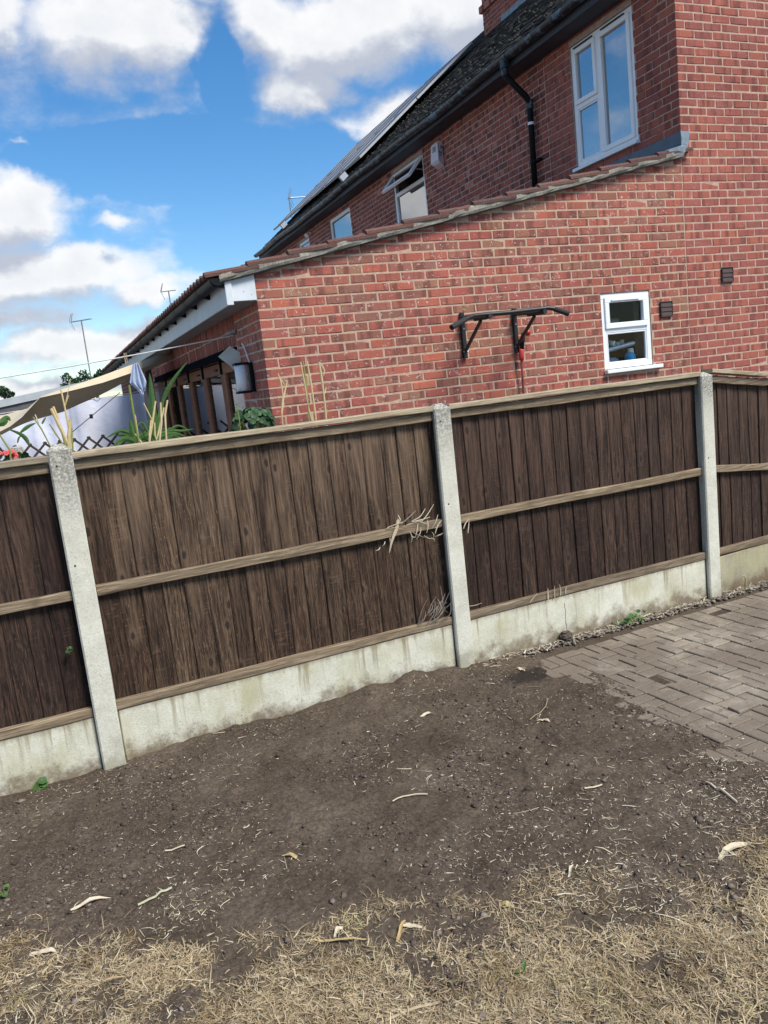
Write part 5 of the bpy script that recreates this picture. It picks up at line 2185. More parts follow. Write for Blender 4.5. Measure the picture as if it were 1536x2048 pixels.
g2 = thing('giant_reed', 'green giant reed with broad upright leaves and dry canes behind the fence', 'reeds', (0.6, VP, 0))
INV2 = Matrix.Translation((-0.6, -VP, 0))


def L2(*pts, v=VP):
    return [INV2 @ P(x, y, v) for (x, y) in pts]


cane(g2, L2((258, 770), (266, 820), (272, 855), (279, 890), (281, 950)), 0.0055, 'green_cane')
lf = MB()
strip_leaf(lf, L2((268, 945), (270, 890), (264, 860), (259, 838)), 0.052, 0.4)
strip_leaf(lf, L2((306, 930), (305, 850), (303, 790), (299, 747), v=VP2), 0.050, 0.4)
strip_leaf(lf, L2((322, 812), (335, 780), (352, 752), (376, 722), v=VP2), 0.024, 0.5)
strip_leaf(lf, L2((318, 900), (314, 865), (320, 830), (327, 800), v=VP2), 0.040, 0.3)
strip_leaf(lf, L2((290, 880), (262, 868), (240, 862), (213, 876), v=VP2), 0.026, 0.3)
strip_leaf(lf, L2((285, 892), (262, 880), (244, 878), (226, 893)), 0.034, 0.2)
strip_leaf(lf, L2((276, 893), (258, 875), (246, 870), (232, 872), v=VP2), 0.026, 0.3)
strip_leaf(lf, L2((315, 870), (340, 862), (362, 862), (388, 858), v=VP2), 0.020, 0.3)
strip_leaf(lf, L2((318, 876), (340, 868), (360, 870), (378, 878)), 0.024, 0.3)
strip_leaf(lf, L2((300, 872), (288, 850), (282, 846), (276, 850), v=VP2), 0.016, 0.3)
strip_leaf(lf, L2((330, 880), (345, 872), (358, 877), (370, 884)), 0.030, 0.2)
strip_leaf(lf, L2((322, 880), (336, 862), (344, 858), (350, 864), v=VP2), 0.022, 0.3)
strip_leaf(lf, L2((296, 880), (300, 866), (312, 858), (322, 868), v=VP2), 0.022, 0.3)
random.seed(31)
for k in range(16):
    bx_, by_ = random.uniform(262, 345), random.uniform(876, 896)
    sx_ = random.choice((-1, 1))
    ln_ = random.uniform(22, 62)
    vv = random.uniform(-1.95, -1.7)
    strip_leaf(lf, L2((bx_, by_), (bx_ + sx_ * ln_ * .45, by_ - random.uniform(10, 26)), (bx_ + sx_ * ln_ * .8, by_ - random.uniform(6, 24)), (bx_ + sx_ * ln_, by_ + random.uniform(-14, 8)), v=vv), random.uniform(0.010, 0.024), 0.3)
lf.build('leaves', 'leaf', g2)
cane(g2, L2((311, 750 + 52), (305, 845), (298, 890), (297, 940)), 0.0045)
cane(g2, L2((287, 806), (305, 842)), 0.0035)
cane(g2, L2((335, 800), (330, 830), (333, 885), (333, 940)), 0.0045)
cane(g2, L2((328, 815), (316, 870), (309, 890), (306, 945), v=VP2), 0.0045)
cane(g2, L2((321, 805), (323, 845), (318, 895), (316, 945)), 0.0042)
cane(g2, L2((270, 868), (283, 885), (290, 905)), 0.0035)
cane(g2, L2((270, 830), (276, 870), (284, 920)), 0.0035, 'cane')
cane(g2, L2((302, 840), (299, 870), (300, 930)), 0.0042)
cane(g2, L2((309, 845), (310, 875), (307, 930), v=VP2), 0.0042)

g3 = thing('cane_tuft', 'cluster of tall pale dry canes standing in front of the brick wall', 'canes', (1.45, VP, 0))
INV3 = Matrix.Translation((-1.45, -VP, 0))


def L3(*pts, v=VP):
    return [INV3 @ P(x, y, v) for (x, y) in pts]


cane(g3, L3((638, 724), (644, 760), (650, 810), (653, 850), (655, 920)), 0.0052)
cane(g3, L3((614, 722), (620, 755), (627, 800), (633, 850), (636, 920)), 0.0048)
cane(g3, L3((601, 724), (609, 765), (617, 815), (626, 850), (630, 920)), 0.0036)
cane(g3, L3((606, 722), (612, 765), (616, 805), (618, 850), (620, 920)), 0.0036, 'green_cane')
cane(g3, L3((622, 748), (619, 760)), 0.003)
lf = MB()
strip_leaf(lf, L3((639, 724), (645, 733), (649, 742), (647, 752)), 0.010)
strip_leaf(lf, L3((650, 787), (651, 779), (653, 774)), 0.006)
lf.build('dry_leaves', 'leaf_pale', g3)
g4 = thing('forked_cane', 'short forked dry cane near the corner of the brick extension', 'cane', (1.27, VP, 0))
INV4 = Matrix.Translation((-1.27, -VP, 0))


def L4(*pts):
    return [INV4 @ P(x, y) for (x, y) in pts]


cane(g4, L4((556, 747), (562, 765), (566, 790), (563, 825), (567, 860), (568, 930)), 0.0032)
cane(g4, L4((574, 765), (568, 790), (564, 830)), 0.0036)
cane(g4, L4((562, 757), (569, 770)), 0.0025)

# round-leaved plant by the corner
pl_ = thing('round_leaved_plant', 'bushy dark green plant with round leaves at the corner of the brick extension', 'plant', (1.18, -1.75, 0))
random.seed(12)


def round_leaf(mb, c, r, nrm, n=9):
    nrm = Vector(nrm).normalized()
    a = nrm.cross(Vector((0.3, 0.2, 1))).normalized()
    b = nrm.cross(a)
    o = len(mb.v)
    mb.v.append(tuple(Vector(c) - nrm * r * 0.18))
    for k in range(n):
        th = 2 * PI * k / n
        rr = r * (1 + 0.07 * math.sin(3 * th + c[0] * 50))
        mb.v.append(tuple(Vector(c) + a * math.cos(th) * rr + b * math.sin(th) * rr))
    for k in range(n):
        mb.f.append((o, o + 1 + k, o + 1 + (k + 1) % n))


cen = P(507, 842, -1.75) - Vector((1.18, -1.75, 0))
st_ = MB()
for k in range(150):
    th, ph = random.uniform(0, 2 * PI), random.uniform(-0.5, 1.5)
    rr = random.uniform(0.72, 1.0)
    d_ = Vector((math.cos(th) * math.cos(ph) * 0.125, math.sin(th) * math.cos(ph) * 0.11, math.sin(ph) * 0.075)) * rr
    mb = MB()
    round_leaf(mb, cen + d_, random.uniform(0.013, 0.024), d_.normalized() + Vector((random.gauss(0, .4), -0.35 + random.gauss(0, .4), 0.3)))
    mb.build('leaf', 'leaf_dark', pl_)
    if k % 3 == 0:
        st_.tube([cen + d_, cen + d_ * 0.3 + Vector((0, 0, -0.10))], 0.0018, 5)
for k in range(10):
    t_ = Vector((random.uniform(-0.14, -0.03), random.uniform(-.05, .05), random.uniform(-0.07, -0.03)))
    mb = MB()
    round_leaf(mb, cen + t_, 0.013, (random.gauss(0, .5), -1, .5))
    mb.build('leaf', 'leaf', pl_)
st_.tube([cen + Vector((0, 0, -0.02)), (0, 0, 0.0)], 0.012, 6)
for k in range(8):
    st_.tube([cen + Vector((0, 0, -0.10)), (random.uniform(-.04, .04), random.uniform(-.04, .04), 0)], 0.003, 5)
st_.build('stems', 'green_cane', pl_)
ts = thing('thin_stem', 'single thin pale stem rising beside the round leaved plant', 'stem', (1.1, VP, 0))
cane(ts, [Matrix.Translation((-1.1, -VP, 0)) @ p for p in (P(474, 812), P(479, 840), P(481, 866), P(482, 930))], 0.0022, 'green_cane')
lf = MB()
for q in ((472, 810), (478, 814), (486, 817)):
    round_leaf(lf, Matrix.Translation((-1.1, -VP, 0)) @ P(*q), 0.007, (random.gauss(0, .3), -1, .4))
lf.build('leaves', 'leaf', ts)

# red flowers at the left edge
fl_ = thing('red_flowers', 'clump of coral red flowers showing over the fence top', 'flowers', (-0.1, -1.7, 0))
c0 = P(12, 908, -1.75) - Vector((-0.1, -1.7, 0))
for k in range(9):
    c = c0 + Vector((random.uniform(-0.09, 0.06), random.uniform(-0.04, 0.04), random.uniform(-0.05, 0.03)))
    mb = MB()
    for q in range(11):
        th = q * 2.4
        ph = 0.3 + q * 0.11
        d_ = Vector((math.cos(th) * math.cos(ph), math.sin(th) * math.cos(ph) - 0.3, math.sin(ph)))
        round_leaf(mb, c + d_ * 0.017, 0.012, d_, 6)
    mb.build('bloom', 'flower', fl_)
mb = MB()
for k in range(26):
    round_leaf(mb, c0 + Vector((random.uniform(-0.10, 0.09), random.uniform(-0.02, 0.07), random.uniform(-0.09, 0.0))), 0.018, (random.gauss(0, .5), -1, random.gauss(0.3, .5)), 7)
mb.build('leaves', 'leaf_dark', fl_)
mb = MB()
for k in range(5):
    mb.tube([c0 + Vector((0.04 * (k - 2), 0, -0.03)), (0.03 * (k - 2), 0, 0)], 0.004, 5)
mb.build('stems', 'green_cane', fl_)
sp = thing('short_post', 'short grey concrete post beside the red flowers, far side of the fence', 'post', (P(33, 895, 0.2).x, 0.2, 0))
hh = P(33, 893, 0.2).z
MB().tube([(0, 0, 0), (0, 0, hh - 0.01), (0, 0, hh)], [0.045, 0.045, 0.03], 10).build('shaft', 'post', sp)

# ------------------------------------------------------------------ far aerials and trees
def aerial(base, top, label, boom_dir, boom, tilt=0.0, nel=9, r=0.025):
    o = thing('tv_aerial', label, 'aerial', base, 0, 'television aerials against the sky')
    base, top = Vector(base), Vector(top)
    m_ = MB()
    m_.tube([(0, 0, 0), top - base], r, 6)
    m_.build('mast', 'steel', o)
    t0 = top - base
    bd = Vector(boom_dir).normalized()
    a, b = t0 - bd * boom * 0.5, t0 + bd * boom * 0.5
    m_ = MB()
    m_.tube([a, b], r * 0.55, 6)
    m_.build('boom', 'steel', o)
    m_ = MB()
    sd_ = bd.cross(Vector((0, 0, 1))).normalized()
    for k in range(nel):
        p = a.lerp(b, (k + 0.5) / nel)
        m_.tube([p - sd_ * 0.16, p + sd_ * 0.16], r * 0.3, 5)
    for s_ in (-1, 1):
        m_.tube([a, a + bd * 0.10 + Vector((0, 0, 0.30 * s_))], r * 0.5, 5)
        m_.tube([a + sd_ * .12, a + bd * 0.10 + sd_ * .12 + Vector((0, 0, 0.26 * s_))], r * 0.4, 5)
    m_.build('elements', 'steel', o)


tb, tt = at_px(180, 760, 25), at_px(162.5, 641, 25)
aerial((tb.x + 0.05, 25, 0), tt, 'television aerial on a tall thin mast left of the extension roof', (1, -0.6, 0.04), 0.8)
tt = at_px(337, 582, 25)
aerial((tt.x + 0.03, 25, 0), tt, 'small television aerial just above the extension roof edge', (1, -0.3, 0.02), 0.55)
tt = at_px(578, 396, 18.5)
aerial((tt.x + 0.04, 18.5, 0), tt + Vector((0, 0, 0)), 'short television aerial beside the far end of the house roof', (1, 0.1, 0.05), 0.05, nel=1, r=0.022)
ae = [o for o in bpy.data.objects if o.name.startswith('tv_aerial')][-1]
mb = MB()
q = at_px(614, 394, 18.5) - Vector(ae.location)
p = tt - Vector(ae.location)
mb.tube([p, q], 0.022, 6)
mb.build('long_boom', 'steel', ae)


def tree(x, y_, label, r, v, seed, squash=0.8):
    random.seed(seed)
    c = at_px(x, y_, v)
    o = thing('distant_tree', label, 'tree', (c.x, v, 0), 0, 'trees beyond the yard')
    m_ = MB()
    m_.tube([(0, 0, 0), (0.03, 0, c.z * 0.6), (0, 0, c.z)], [0.10, 0.07, 0.02], 8)
    for k in range(7):
        th = k * 0.9
        m_.tube([(0, 0, c.z - 0.5 * r), (math.cos(th) * r * .7, math.sin(th) * r * .7, c.z + random.uniform(-.3, .6) * r)], [0.03, 0.008], 5)
    m_.build('trunk', 'bark', o)
    lm = MB()
    lobes = [(Vector((random.gauss(0, .45), random.gauss(0, .45), random.gauss(0, .35) * squash)) * r, random.uniform(.25, .5) * r) for _ in range(9)]
    for k in range(1100):
        lc, lr = random.choice(lobes)
        d_ = Vector((random.gauss(0, 1), random.gauss(0, 1), random.gauss(0, 1))).normalized() * lr * random.uniform(0.5, 1.05)
        p = Vector((0, 0, c.z)) + lc + d_
        s_ = random.uniform(0.025, 0.05)
        a = Vector((random.gauss(0, 1), random.gauss(0, 1), random.gauss(0, 1))).normalized()
        b = a.cross(Vector((random.gauss(0, 1), random.gauss(0, 1), random.gauss(0, 1)))).normalized()
        lm.add([p - a * s_, p + b * s_ * .5, p + a * s_, p - b * s_ * .5], [(0, 1, 2, 3)])
    lm.build('crown', 'leaf_dark', o)


tree(145, 771, 'small dark green treetop showing over the outbuilding roof', 0.36, 16, 3)
tree(188, 757, 'dark green treetop at the low end of the extension roof', 0.30, 16, 4)
tree(8, 788, 'faint bare treetop at the far left above the outbuilding', 0.22, 18, 5)

# ------------------------------------------------------------------ litter on the ground
def cam_ok(u, v, z=0.0, mx=0.62, my=0.80):
    p = np.stack([u, v, np.zeros_like(u) + z], -1) - np.array(CAM)
    R_ = np.array(cam.matrix_basis.to_3x3())
    q = p @ R_
    return (np.abs(q[:, 0] / -q[:, 2]) < mx) & (np.abs(q[:, 1] / -q[:, 2]) < my) & (q[:, 2] < 0)


def strips(name, u, v, z, ang, length, width, lift, curl, mat, seg=2, roll=None):
    """many thin blades lying on (or rising from) the ground, as one mesh"""
    n = len(u)
    d = np.stack([np.cos(ang), np.sin(ang)], 1)
    s_ = np.stack([-np.sin(ang), np.cos(ang)], 1)
    if roll is None:
        roll = RNG.normal(0, 0.5, n)
    vs = []
    for k in range(seg + 1):
        t_ = k / seg
        bend = curl * (t_ - 0.5) ** 2
        cx = u + d[:, 0] * length * (t_ - 0.5 * (lift < 0.3)) + s_[:, 0] * bend
        cy = v + d[:, 1] * length * (t_ - 0.5 * (lift < 0.3)) + s_[:, 1] * bend
        cz = z + lift * length * (t_ - 0.35 * t_ * t_) + 0.0015
        wk = width * (1 - 0.75 * t_ ** 3) * 0.5
        for sg in (-1, 1):
            vs.append(np.stack([cx + sg * s_[:, 0] * wk * np.cos(roll), cy + sg * s_[:, 1] * wk * np.cos(roll), cz + sg * wk * np.sin(roll)], 1))
    m_ = 2 * (seg + 1)
    verts = np.stack(vs, 1).reshape(-1, 3)
    base = np.arange(n)[:, None] * m_
    fs = []
    for k in range(seg):
        fs.append(np.concatenate([base + 2 * k, base + 2 * k + 1, base + 2 * k + 3, base + 2 * k + 2], 1))
    faces = np.stack(fs, 1).reshape(-1, 4)
    return stuff(link(name, np_mesh(name, verts, faces, mat)))


def scatter(n, dens, u0=-1.6, u1=3.0, v0=-5.2, v1=-2.27):
    u = RNG.uniform(u0, u1, n)
    v = RNG.uniform(v0, v1, n)
    keep = (RNG.uniform(0, 1, n) < dens(u, v)) & cam_ok(u, v, 0, 0.66, 0.84)
    fy = v - (-2.341 + (u - 0.079) * math.tan(FRZ))
    keep &= fy < -0.01
    return u[keep], v[keep]


def on_soil(u, v):
    i, j = pave_ij(u, v)
    pv = (i > edge_i(j) + 0.4)
    return np.where(pv, np.maximum(soil_height(u, v), -0.006), soil_height(u, v))


# dry lawn: tangled short blades
u, v = scatter(800000, grassiness)
n = len(u)
strips('dry_grass', u, v, on_soil(u, v), RNG.uniform(0, 2 * PI, n), RNG.gamma(3.0, 0.0058, n) + 0.005, RNG.gamma(3.0, 0.00050, n) + 0.0007,
       np.where(RNG.uniform(0, 1, n) < 0.62, RNG.uniform(0.0, 0.28, n), RNG.uniform(0.3, 1.1, n)), RNG.normal(0, 0.016, n), 'dry_grass', 2)
# straw chips over the whole bed


def chipd(u, v):
    b = border(u)
    near = np.exp(-np.clip(v - b, 0, 9) / 0.28)
    fy = (-2.341 + (u - 0.079) * math.tan(FRZ)) - v
    fence = np.exp(-fy / 0.10) * 0.45 * np.clip(0.55 + 0.8 * fbm(u, v, 3, 2, 91), 0, 1)
    right = np.clip((u - 1.2) / 1.2, 0, 1) * np.clip((-3.3 - v) / 0.5, 0, 1) * 0.5
    i, j = pave_ij(u, v)
    pv = np.clip(1.0 - np.clip(i - edge_i(j), 0, 3) / 1.6, 0.06, 1)
    return np.clip(0.26 + 0.60 * near + fence + right, 0, 1) * pv * np.clip(0.45 + 1.0 * fbm(u, v, 3.4, 4, 95, 0.6), 0.04, 1)


u, v = scatter(52000, chipd)
n = len(u)
strips('straw_chips', u, v, on_soil(u, v) + 0.001, RNG.uniform(0, 2 * PI, n), RNG.gamma(1.6, 0.0058, n) + 0.0025, RNG.gamma(3.0, 0.00062, n) + 0.0008,
       RNG.uniform(0.0, 0.22, n), RNG.normal(0, 0.012, n), 'straw', 1, RNG.normal(0, 0.35, n))
u, v = scatter(1500, lambda a, b: chipd(a, b) * 0.9)
n = len(u)
strips('straw_stalks', u, v, on_soil(u, v) + 0.002, RNG.uniform(0, 2 * PI, n), RNG.gamma(3, 0.013, n) + 0.01, RNG.gamma(3.0, 0.0006, n) + 0.001,
       RNG.uniform(0.0, 0.15, n), RNG.normal(0, 0.05, n), 'straw', 5, RNG.normal(0, 0.5, n))


def blobs(name, u, v, z, r, mat, squash=0.65, small=False):
    """rough little lumps, one mesh"""
    base = np.array([(1, 0, 0), (-1, 0, 0), (0, 1, 0), (0, -1, 0), (0, 0, 1), (0, 0, -1), (.58, .58, .58), (-.58, .58, .58), (.58, -.58, .58), (-.58, -.58, .58)])
    tri = np.array([(0, 6, 4), (6, 2, 4), (2, 7, 4), (7, 1, 4), (1, 9, 4), (9, 3, 4), (3, 8, 4), (8, 0, 4), (0, 2, 6), (2, 1, 7), (1, 3, 9), (3, 0, 8), (2, 0, 5), (1, 2, 5), (3, 1, 5), (0, 3, 5)])
    if small:
        base = base[:6]
        tri = np.array([(0, 2, 4), (2, 1, 4), (1, 3, 4), (3, 0, 4)])
    n = len(u)
    j = 1 + RNG.normal(0, 0.16, (n, len(base), 1))
    pts = base[None] * j * r[:, None, None]
    pts = pts * RNG.uniform(0.7, 1.25, (n, 1, 3)) * np.array([1, 1, squash])
    th = RNG.uniform(0, 2 * PI, n)
    c, s_ = np.cos(th)[:, None], np.sin(th)[:, None]
    x = pts[:, :, 0] * c - pts[:, :, 1] * s_ + u[:, None]
    y = pts[:, :, 0] * s_ + pts[:, :, 1] * c + v[:, None]
    zz = pts[:, :, 2] + (z + r * squash * 0.35)[:, None]
    verts = np.stack([x, y, zz], -1).reshape(-1, 3)
    faces = (tri[None] + np.arange(n)[:, None, None] * len(base)).reshape(-1, 3)
    return stuff(link(name, np_mesh(name, verts, faces, mat)))


def soild(u, v):
    i, j = pave_ij(u, v)
    pv = np.clip(1.0 - np.clip(i - edge_i(j) - 0.3, 0, 3) / 0.8, 0.01, 1)
    return pv * np.clip(0.45 + 0.8 * fbm(u, v, 4, 3, 33), 0.05, 1)


u, v = scatter(150000, soild)
blobs('soil_grains', u, v, on_soil(u, v), RNG.gamma(2.0, 0.0009, len(u)) + 0.0011, 'crumb', 0.7, True)
u, v = scatter(9000, soild)
blobs('soil_crumbs', u, v, on_soil(u, v), np.minimum(RNG.gamma(2.0, 0.0019, len(u)) + 0.002, 0.014), 'crumb')
u, v = scatter(900, lambda a, b: soild(a, b) * np.clip(0.3 + 1.2 * fbm(a, b, 2.2, 2, 12), 0, 1))
blobs('soil_clods', u, v, on_soil(u, v) - 0.003, RNG.uniform(0.006, 0.017, len(u)), 'crumb', 0.6)
u, v = scatter(1300, lambda a, b: soild(a, b) * 0.7)
blobs('pebbles', u, v, on_soil(u, v), np.minimum(RNG.gamma(2.0, 0.0022, len(u)) + 0.0025, 0.013), 'stone')
# gravel strip along the foot of the right-hand boards
n = 1900
x = RNG.uniform(S + 0.10, 2 * S + 1.2, n)
y = -np.abs(RNG.normal(0, 0.032, n)) + 0.022
x2 = x
keep = RNG.uniform(0, 1, n) < np.clip((x - S - 0.15) / 0.5, 0.1, 1)
x, y = x[keep], y[keep]
c, s_ = math.cos(FRZ), math.sin(FRZ)
u = FO.x + x * c - y * s_
v = FO.y + x * s_ + y * c
blobs('gravel', u, v, np.full(len(u), -0.012) + RNG.uniform(0, 0.012, len(u)), RNG.uniform(0.006, 0.014, len(u)), 'stone', 0.7)
n = 420
x = RNG.uniform(S + 0.05, 2 * S + 1.0, n)
y = -np.abs(RNG.normal(0, 0.045, n)) + 0.02
u = FO.x + x * c - y * s_
v = FO.y + x * s_ + y * c
strips('straw_along_fence', u, v, np.full(n, 0.004) + RNG.uniform(0, 0.012, n), RNG.normal(0.1, 0.9, n), RNG.uniform(0.015, 0.07, n), RNG.uniform(0.002, 0.006, n), RNG.uniform(0, 0.25, n), RNG.normal(0, 0.03, n), 'straw', 2)


# single leaves and sticks that stand out
def zat(u, v):
    return float(on_soil(np.array([u]), np.array([v]))[0])


def gpx(x, y):
    f = 27.77 / 36 * 2048
    d_ = cam.matrix_basis.to_3x3() @ Vector(((x - 768) / f, -(y - 1024) / f, -1))
    return CAM + d_ * ((0.012 - CAM.z) / d_.z)


def fallen_leaf(x0, y0, x1, y1, w, mat, label, cat='leaf', name='fallen_leaf', arch=0.006):
    a, b = gpx(x0, y0), gpx(x1, y1)
    n = 8
    rows = []
    side = (b - a).cross(Vector((0, 0, 1))).normalized()
    for k in range(n + 1):
        t_ = k / n
        p = a.lerp(b, t_)
        p.z = zat(p.x, p.y) + 0.003 + arch * math.sin(t_ * PI * 0.9) + 0.004 * math.sin(t_ * 7 + x0)
        p += side * 0.012 * math.sin(t_ * 3 + y0)
        ww = 0.5 * w * (math.sin(PI * (0.08 + 0.92 * t_)) ** 0.7) + 0.001
        j1, j2 = random.uniform(.75, 1.1), random.uniform(.75, 1.1)
        rows.append([p - side * ww * j1 + Vector((0, 0, ww * .45)), p, p + side * ww * j2 + Vector((0, 0, ww * .3 * random.uniform(0, 2)))])
    mb = MB().grid(rows)
    return tag(mb.build(name, mat), label, cat, 'dry leaves and sticks on the ground')


fallen_leaf(564, 1712, 594, 1722, 0.014, 'leaf_yellow', 'yellow curved leaf lying alone on bare soil in the middle of the bed')
fallen_leaf(143, 1826, 221, 1793, 0.018, 'leaf_pale', 'long twisted pale leaf on the soil at the left, before the lawn')
fallen_leaf(1437, 1712, 1508, 1683, 0.026, 'leaf_pale', 'broad bent pale leaf on the soil at the right edge')
fallen_leaf(997, 1797, 1028, 1801, 0.020, 'leaf_yellow', 'small bright yellow leaf at the edge of the dry lawn')
fallen_leaf(66, 1905, 108, 1912, 0.026, 'leaf_pale', 'short curled pale leaf in the dry grass at bottom left')
fallen_leaf(783, 1880, 818, 1838, 0.010, 'leaf_yellow', 'short tan yellow leaf standing beside a pale one where soil meets lawn')
fallen_leaf(806, 1858, 846, 1850, 0.018, 'leaf_pale', 'pale leaf tip beside the short tan yellow leaf at the lawn edge')
fallen_leaf(612, 1884, 742, 1877, 0.009, 'leaf_yellow', 'long narrow yellow brown leaf lying along the lawn edge')
fallen_leaf(665, 1868, 690, 1856, 0.022, 'leaf_pale', 'small folded pale leaf just above the long yellow brown leaf')
fallen_leaf(845, 1437, 868, 1424, 0.020, 'leaf_pale', 'small pale leaf on the soil below the middle post')
fallen_leaf(1076, 1441, 1097, 1447, 0.020, 'leaf_pale', 'small whitish leaf on the soil near the paving edge')
fallen_leaf(1032, 1336, 1052, 1342, 0.020, 'leaf_pale', 'pale leaf beside the dark patch by the paving')
fallen_leaf(1026, 1948, 1050, 1918, 0.012, 'leaf', 'narrow green leaf lying in the dry grass')
fallen_leaf(1130, 1742, 1152, 1724, 0.010, 'leaf_pale', 'short pale leaf scrap on dark soil, lower right of the bed')


def stick(x0, y0, x1, y1, r, label, bend=0.0):
    a, b = gpx(x0, y0), gpx(x1, y1)
    side = (b - a).cross(Vector((0, 0, 1))).normalized()
    pts = []
    for k in range(7):
        t_ = k / 6
        p = a.lerp(b, t_) + side * bend * 4 * t_ * (1 - t_)
        p.z = zat(p.x, p.y) + 0.008
        pts.append(p)
    mb = MB().tube(pts, r, 6)
    return tag(mb.build('dry_stick', 'straw'), label, 'stick', 'dry leaves and sticks on the ground')


stick(785, 1602, 855, 1587, 0.0030, 'long slim curved stalk lying on the soil in the middle', -0.02)
stick(1412, 1564, 1474, 1602, 0.0035, 'straight pale stalk on soil just below the paving at the right')
stick(276, 1812, 344, 1778, 0.0042, 'thick straw stalk lying beside the long twisted leaf')
stick(330, 1703, 370, 1693, 0.0030, 'short straw stalk above the long twisted leaf')
stick(770, 2040, 880, 2010, 0.0035, 'pale stalk in the dry grass at the bottom edge of the lawn')
stick(1060, 1440, 1096, 1395, 0.0022, 'thin bent stalk on the soil left of the paving', 0.02)
stick(1169, 1580, 1204, 1570, 0.0032, 'stout short stalk on the soil below the paving corner')

# dark round ball by the crack and bits caught on the fence
bl = MB()
c = FM @ Vector((2.665, -0.005, 0.030))
random.seed(3)
pts = [c + Vector((random.gauss(0, .002), random.gauss(0, .002), -0.034 + 0.068 * i / 10)) for i in range(11)]
bl.tube(pts, [0.006 + 0.034 * math.sqrt(max(0, 1 - ((i - 5) / 5) ** 2)) for i in range(11)], 16)
bl.v = [tuple(Vector(q) + Vector((random.gauss(0, .0022), random.gauss(0, .0022), random.gauss(0, .0022)))) for q in bl.v]
tag(bl.build('dark_husk', 'crumb'), 'dark round husk lying in straw against the cracked gravel board', 'husk')


def caught(label, pts_list, w, mat='leaf_pale', name='caught_straw'):
    o = thing(name, label, 'straw', FM @ Vector(pts_list[0][0]), FRZ)
    base = Vector(pts_list[0][0])
    for pts in pts_list:
        mb = MB()
        strip_leaf(mb, [Vector(p) - base for p in pts], w * random.uniform(0.6, 1.2), 0.3)
        mb.build('dry_blade', mat, o)


random.seed(77)
zz = 0.882
zb = 0.32


def arcs(n, x0, x1, z0, z1, lmin, lmax, amean, asd, y0=0.012, y1=0.03):
    out = []
    for _ in range(n):
        x, z_, y = random.uniform(x0, x1), random.uniform(z0, z1), random.uniform(y0, y1)
        a, L = random.gauss(amean, asd), random.uniform(lmin, lmax)
        b = a + random.gauss(0, 0.35)
        p0 = (x, y, z_)
        p1 = (x + math.cos(a) * L * .5, y - random.uniform(0, .012), z_ + math.sin(a) * L * .5)
        p2 = (p1[0] + math.cos(b) * L * .5, y + random.uniform(-.004, .006), p1[2] + math.sin(b) * L * .5)
        out.append([(min(q[0], 1.918), q[1], q[2]) for q in (p0, p1, p2)])
    return out


caught('pale straw and a dry leaf caught on the middle rail left of the middle post', [
    [(1.655, 0.015, zz + 0.035), (1.635, 0.012, zz - 0.01), (1.60, 0.010, zz - 0.07), (1.578, 0.012, zz - 0.13)],
    [(1.66, 0.03, zz + 0.04), (1.645, 0.02, zz + 0.01), (1.62, 0.012, zz - 0.03)]], 0.017)
caught('thin tangled straws along the middle rail beside the middle post', [[(1.7, 0.02, zz), (1.75, 0.018, zz + 0.004), (1.80, 0.02, zz + 0.01)]]
       + arcs(9, 1.53, 1.80, zz - 0.005, zz + 0.015, 0.05, 0.13, 0.25, 0.5) + arcs(14, 1.70, 1.90, zz - 0.10, zz - 0.045, 0.03, 0.10, 0.2, 0.7) + arcs(3, 1.50, 1.62, zz - 0.13, zz - 0.09, 0.03, 0.05, 0.9, 0.5), 0.0045, 'straw')
caught('bundle of grey dry reed leaves wedged beside the middle post above the bottom rail', arcs(13, 1.76, 1.88, zb - 0.01, zb + 0.06, 0.06, 0.17, 0.95, 0.40) + arcs(6, 1.82, 1.90, zb, zb + 0.10, 0.04, 0.10, 2.2, 0.8) + arcs(4, 1.70, 1.76, zb - 0.01, zb, 0.08, 0.17, 0.9, 0.2), 0.0045, 'stone')
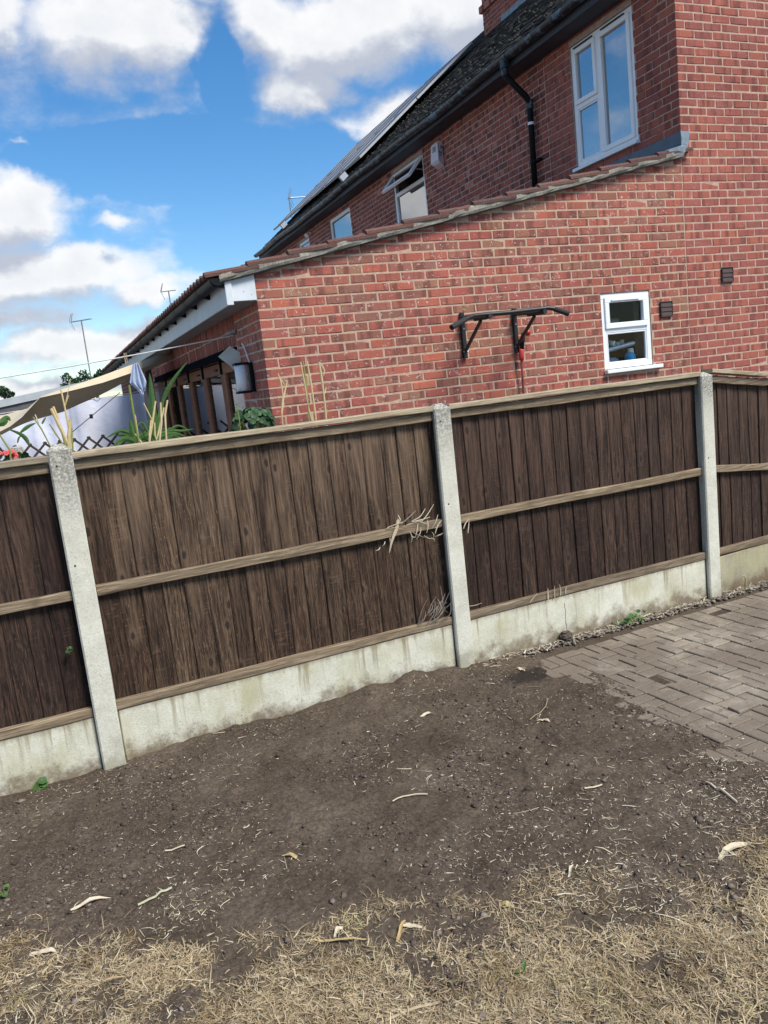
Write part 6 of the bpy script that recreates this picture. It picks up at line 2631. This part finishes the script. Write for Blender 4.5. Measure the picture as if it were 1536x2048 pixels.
caught('little straws poking up from the bottom rail, right of the middle post', [
    [(2.57, 0.015, 0.27), (2.572, 0.014, 0.30), (2.575, 0.015, 0.345)],
    [(2.62, 0.015, 0.27), (2.618, 0.014, 0.30), (2.625, 0.015, 0.35)],
    [(2.66, 0.015, 0.28), (2.665, 0.014, 0.31), (2.66, 0.015, 0.35)],
    [(2.70, 0.015, 0.28), (2.70, 0.014, 0.30), (2.71, 0.015, 0.33)],
    [(2.44, 0.015, 0.285), (2.47, 0.014, 0.31), (2.50, 0.015, 0.33)]], 0.006)
caught('pale straw poking out from the right side of the middle post', [
    [(2.03, 0.015, 0.355), (2.07, 0.012, 0.352), (2.12, 0.015, 0.355)],
    [(2.045, 0.015, 0.80), (2.06, 0.012, 0.83), (2.09, 0.015, 0.85)],
    [(2.07, 0.015, 0.77), (2.075, 0.012, 0.80), (2.085, 0.015, 0.84)]], 0.006)


def weed(label, c, n, size, mat, seed, spread=0.05):
    random.seed(seed)
    o = thing('weed', label, 'weed', c)
    for k in range(n):
        mb = MB()
        d_ = Vector((random.gauss(0, spread), random.gauss(0, spread * .4) - 0.01, abs(random.gauss(0, spread * .5)) + 0.006))
        round_leaf(mb, d_, size * random.uniform(.6, 1.2), (random.gauss(0, .5), -0.6, 1), 7)
        mb.build('leaf', mat, o)
    mb = MB()
    for k in range(4):
        mb.tube([(0, 0, -0.01), (random.gauss(0, spread * .6), -0.01, 0.03)], 0.0015, 5)
    mb.build('stems', 'green_cane', o)


p = gpx(85, 1572)
weed('single broad green weed leaf at the foot of the yellowish gravel board', (p.x, p.y - 0.0, 0.012), 5, 0.022, 'leaf', 5, 0.022)
p = FM @ Vector((3.16, -0.015, 0.012))
weed('bright green mossy weed in the gravel at the foot of the pale board', p, 34, 0.013, 'leaf', 6, 0.05)
weed('tiny green sprout growing out beside the speckled post, halfway up', FM @ Vector((-0.055, 0.02, 0.60)), 5, 0.014, 'leaf_dark', 7, 0.02)
p = gpx(10, 1790)
weed('small yellow green tuft in soil at the left edge', (p.x, p.y, 0.012), 6, 0.010, 'leaf', 8, 0.03)
st = thing('broken_stalk', 'short broken stalk standing in gravel beyond the corner post', 'stalk', FM @ Vector((4.13, -0.03, 0)))
cane(st, [(0, 0, -0.02), (0.004, 0, 0.05), (0.008, 0, 0.10)], 0.004, 'green_cane')
cane(st, [(0.006, 0, 0.09), (-0.012, -0.005, 0.115)], 0.004)

scene.cycles.use_denoising = True
scene.cycles.max_bounces = 6
scene.cycles.transparent_max_bounces = 12
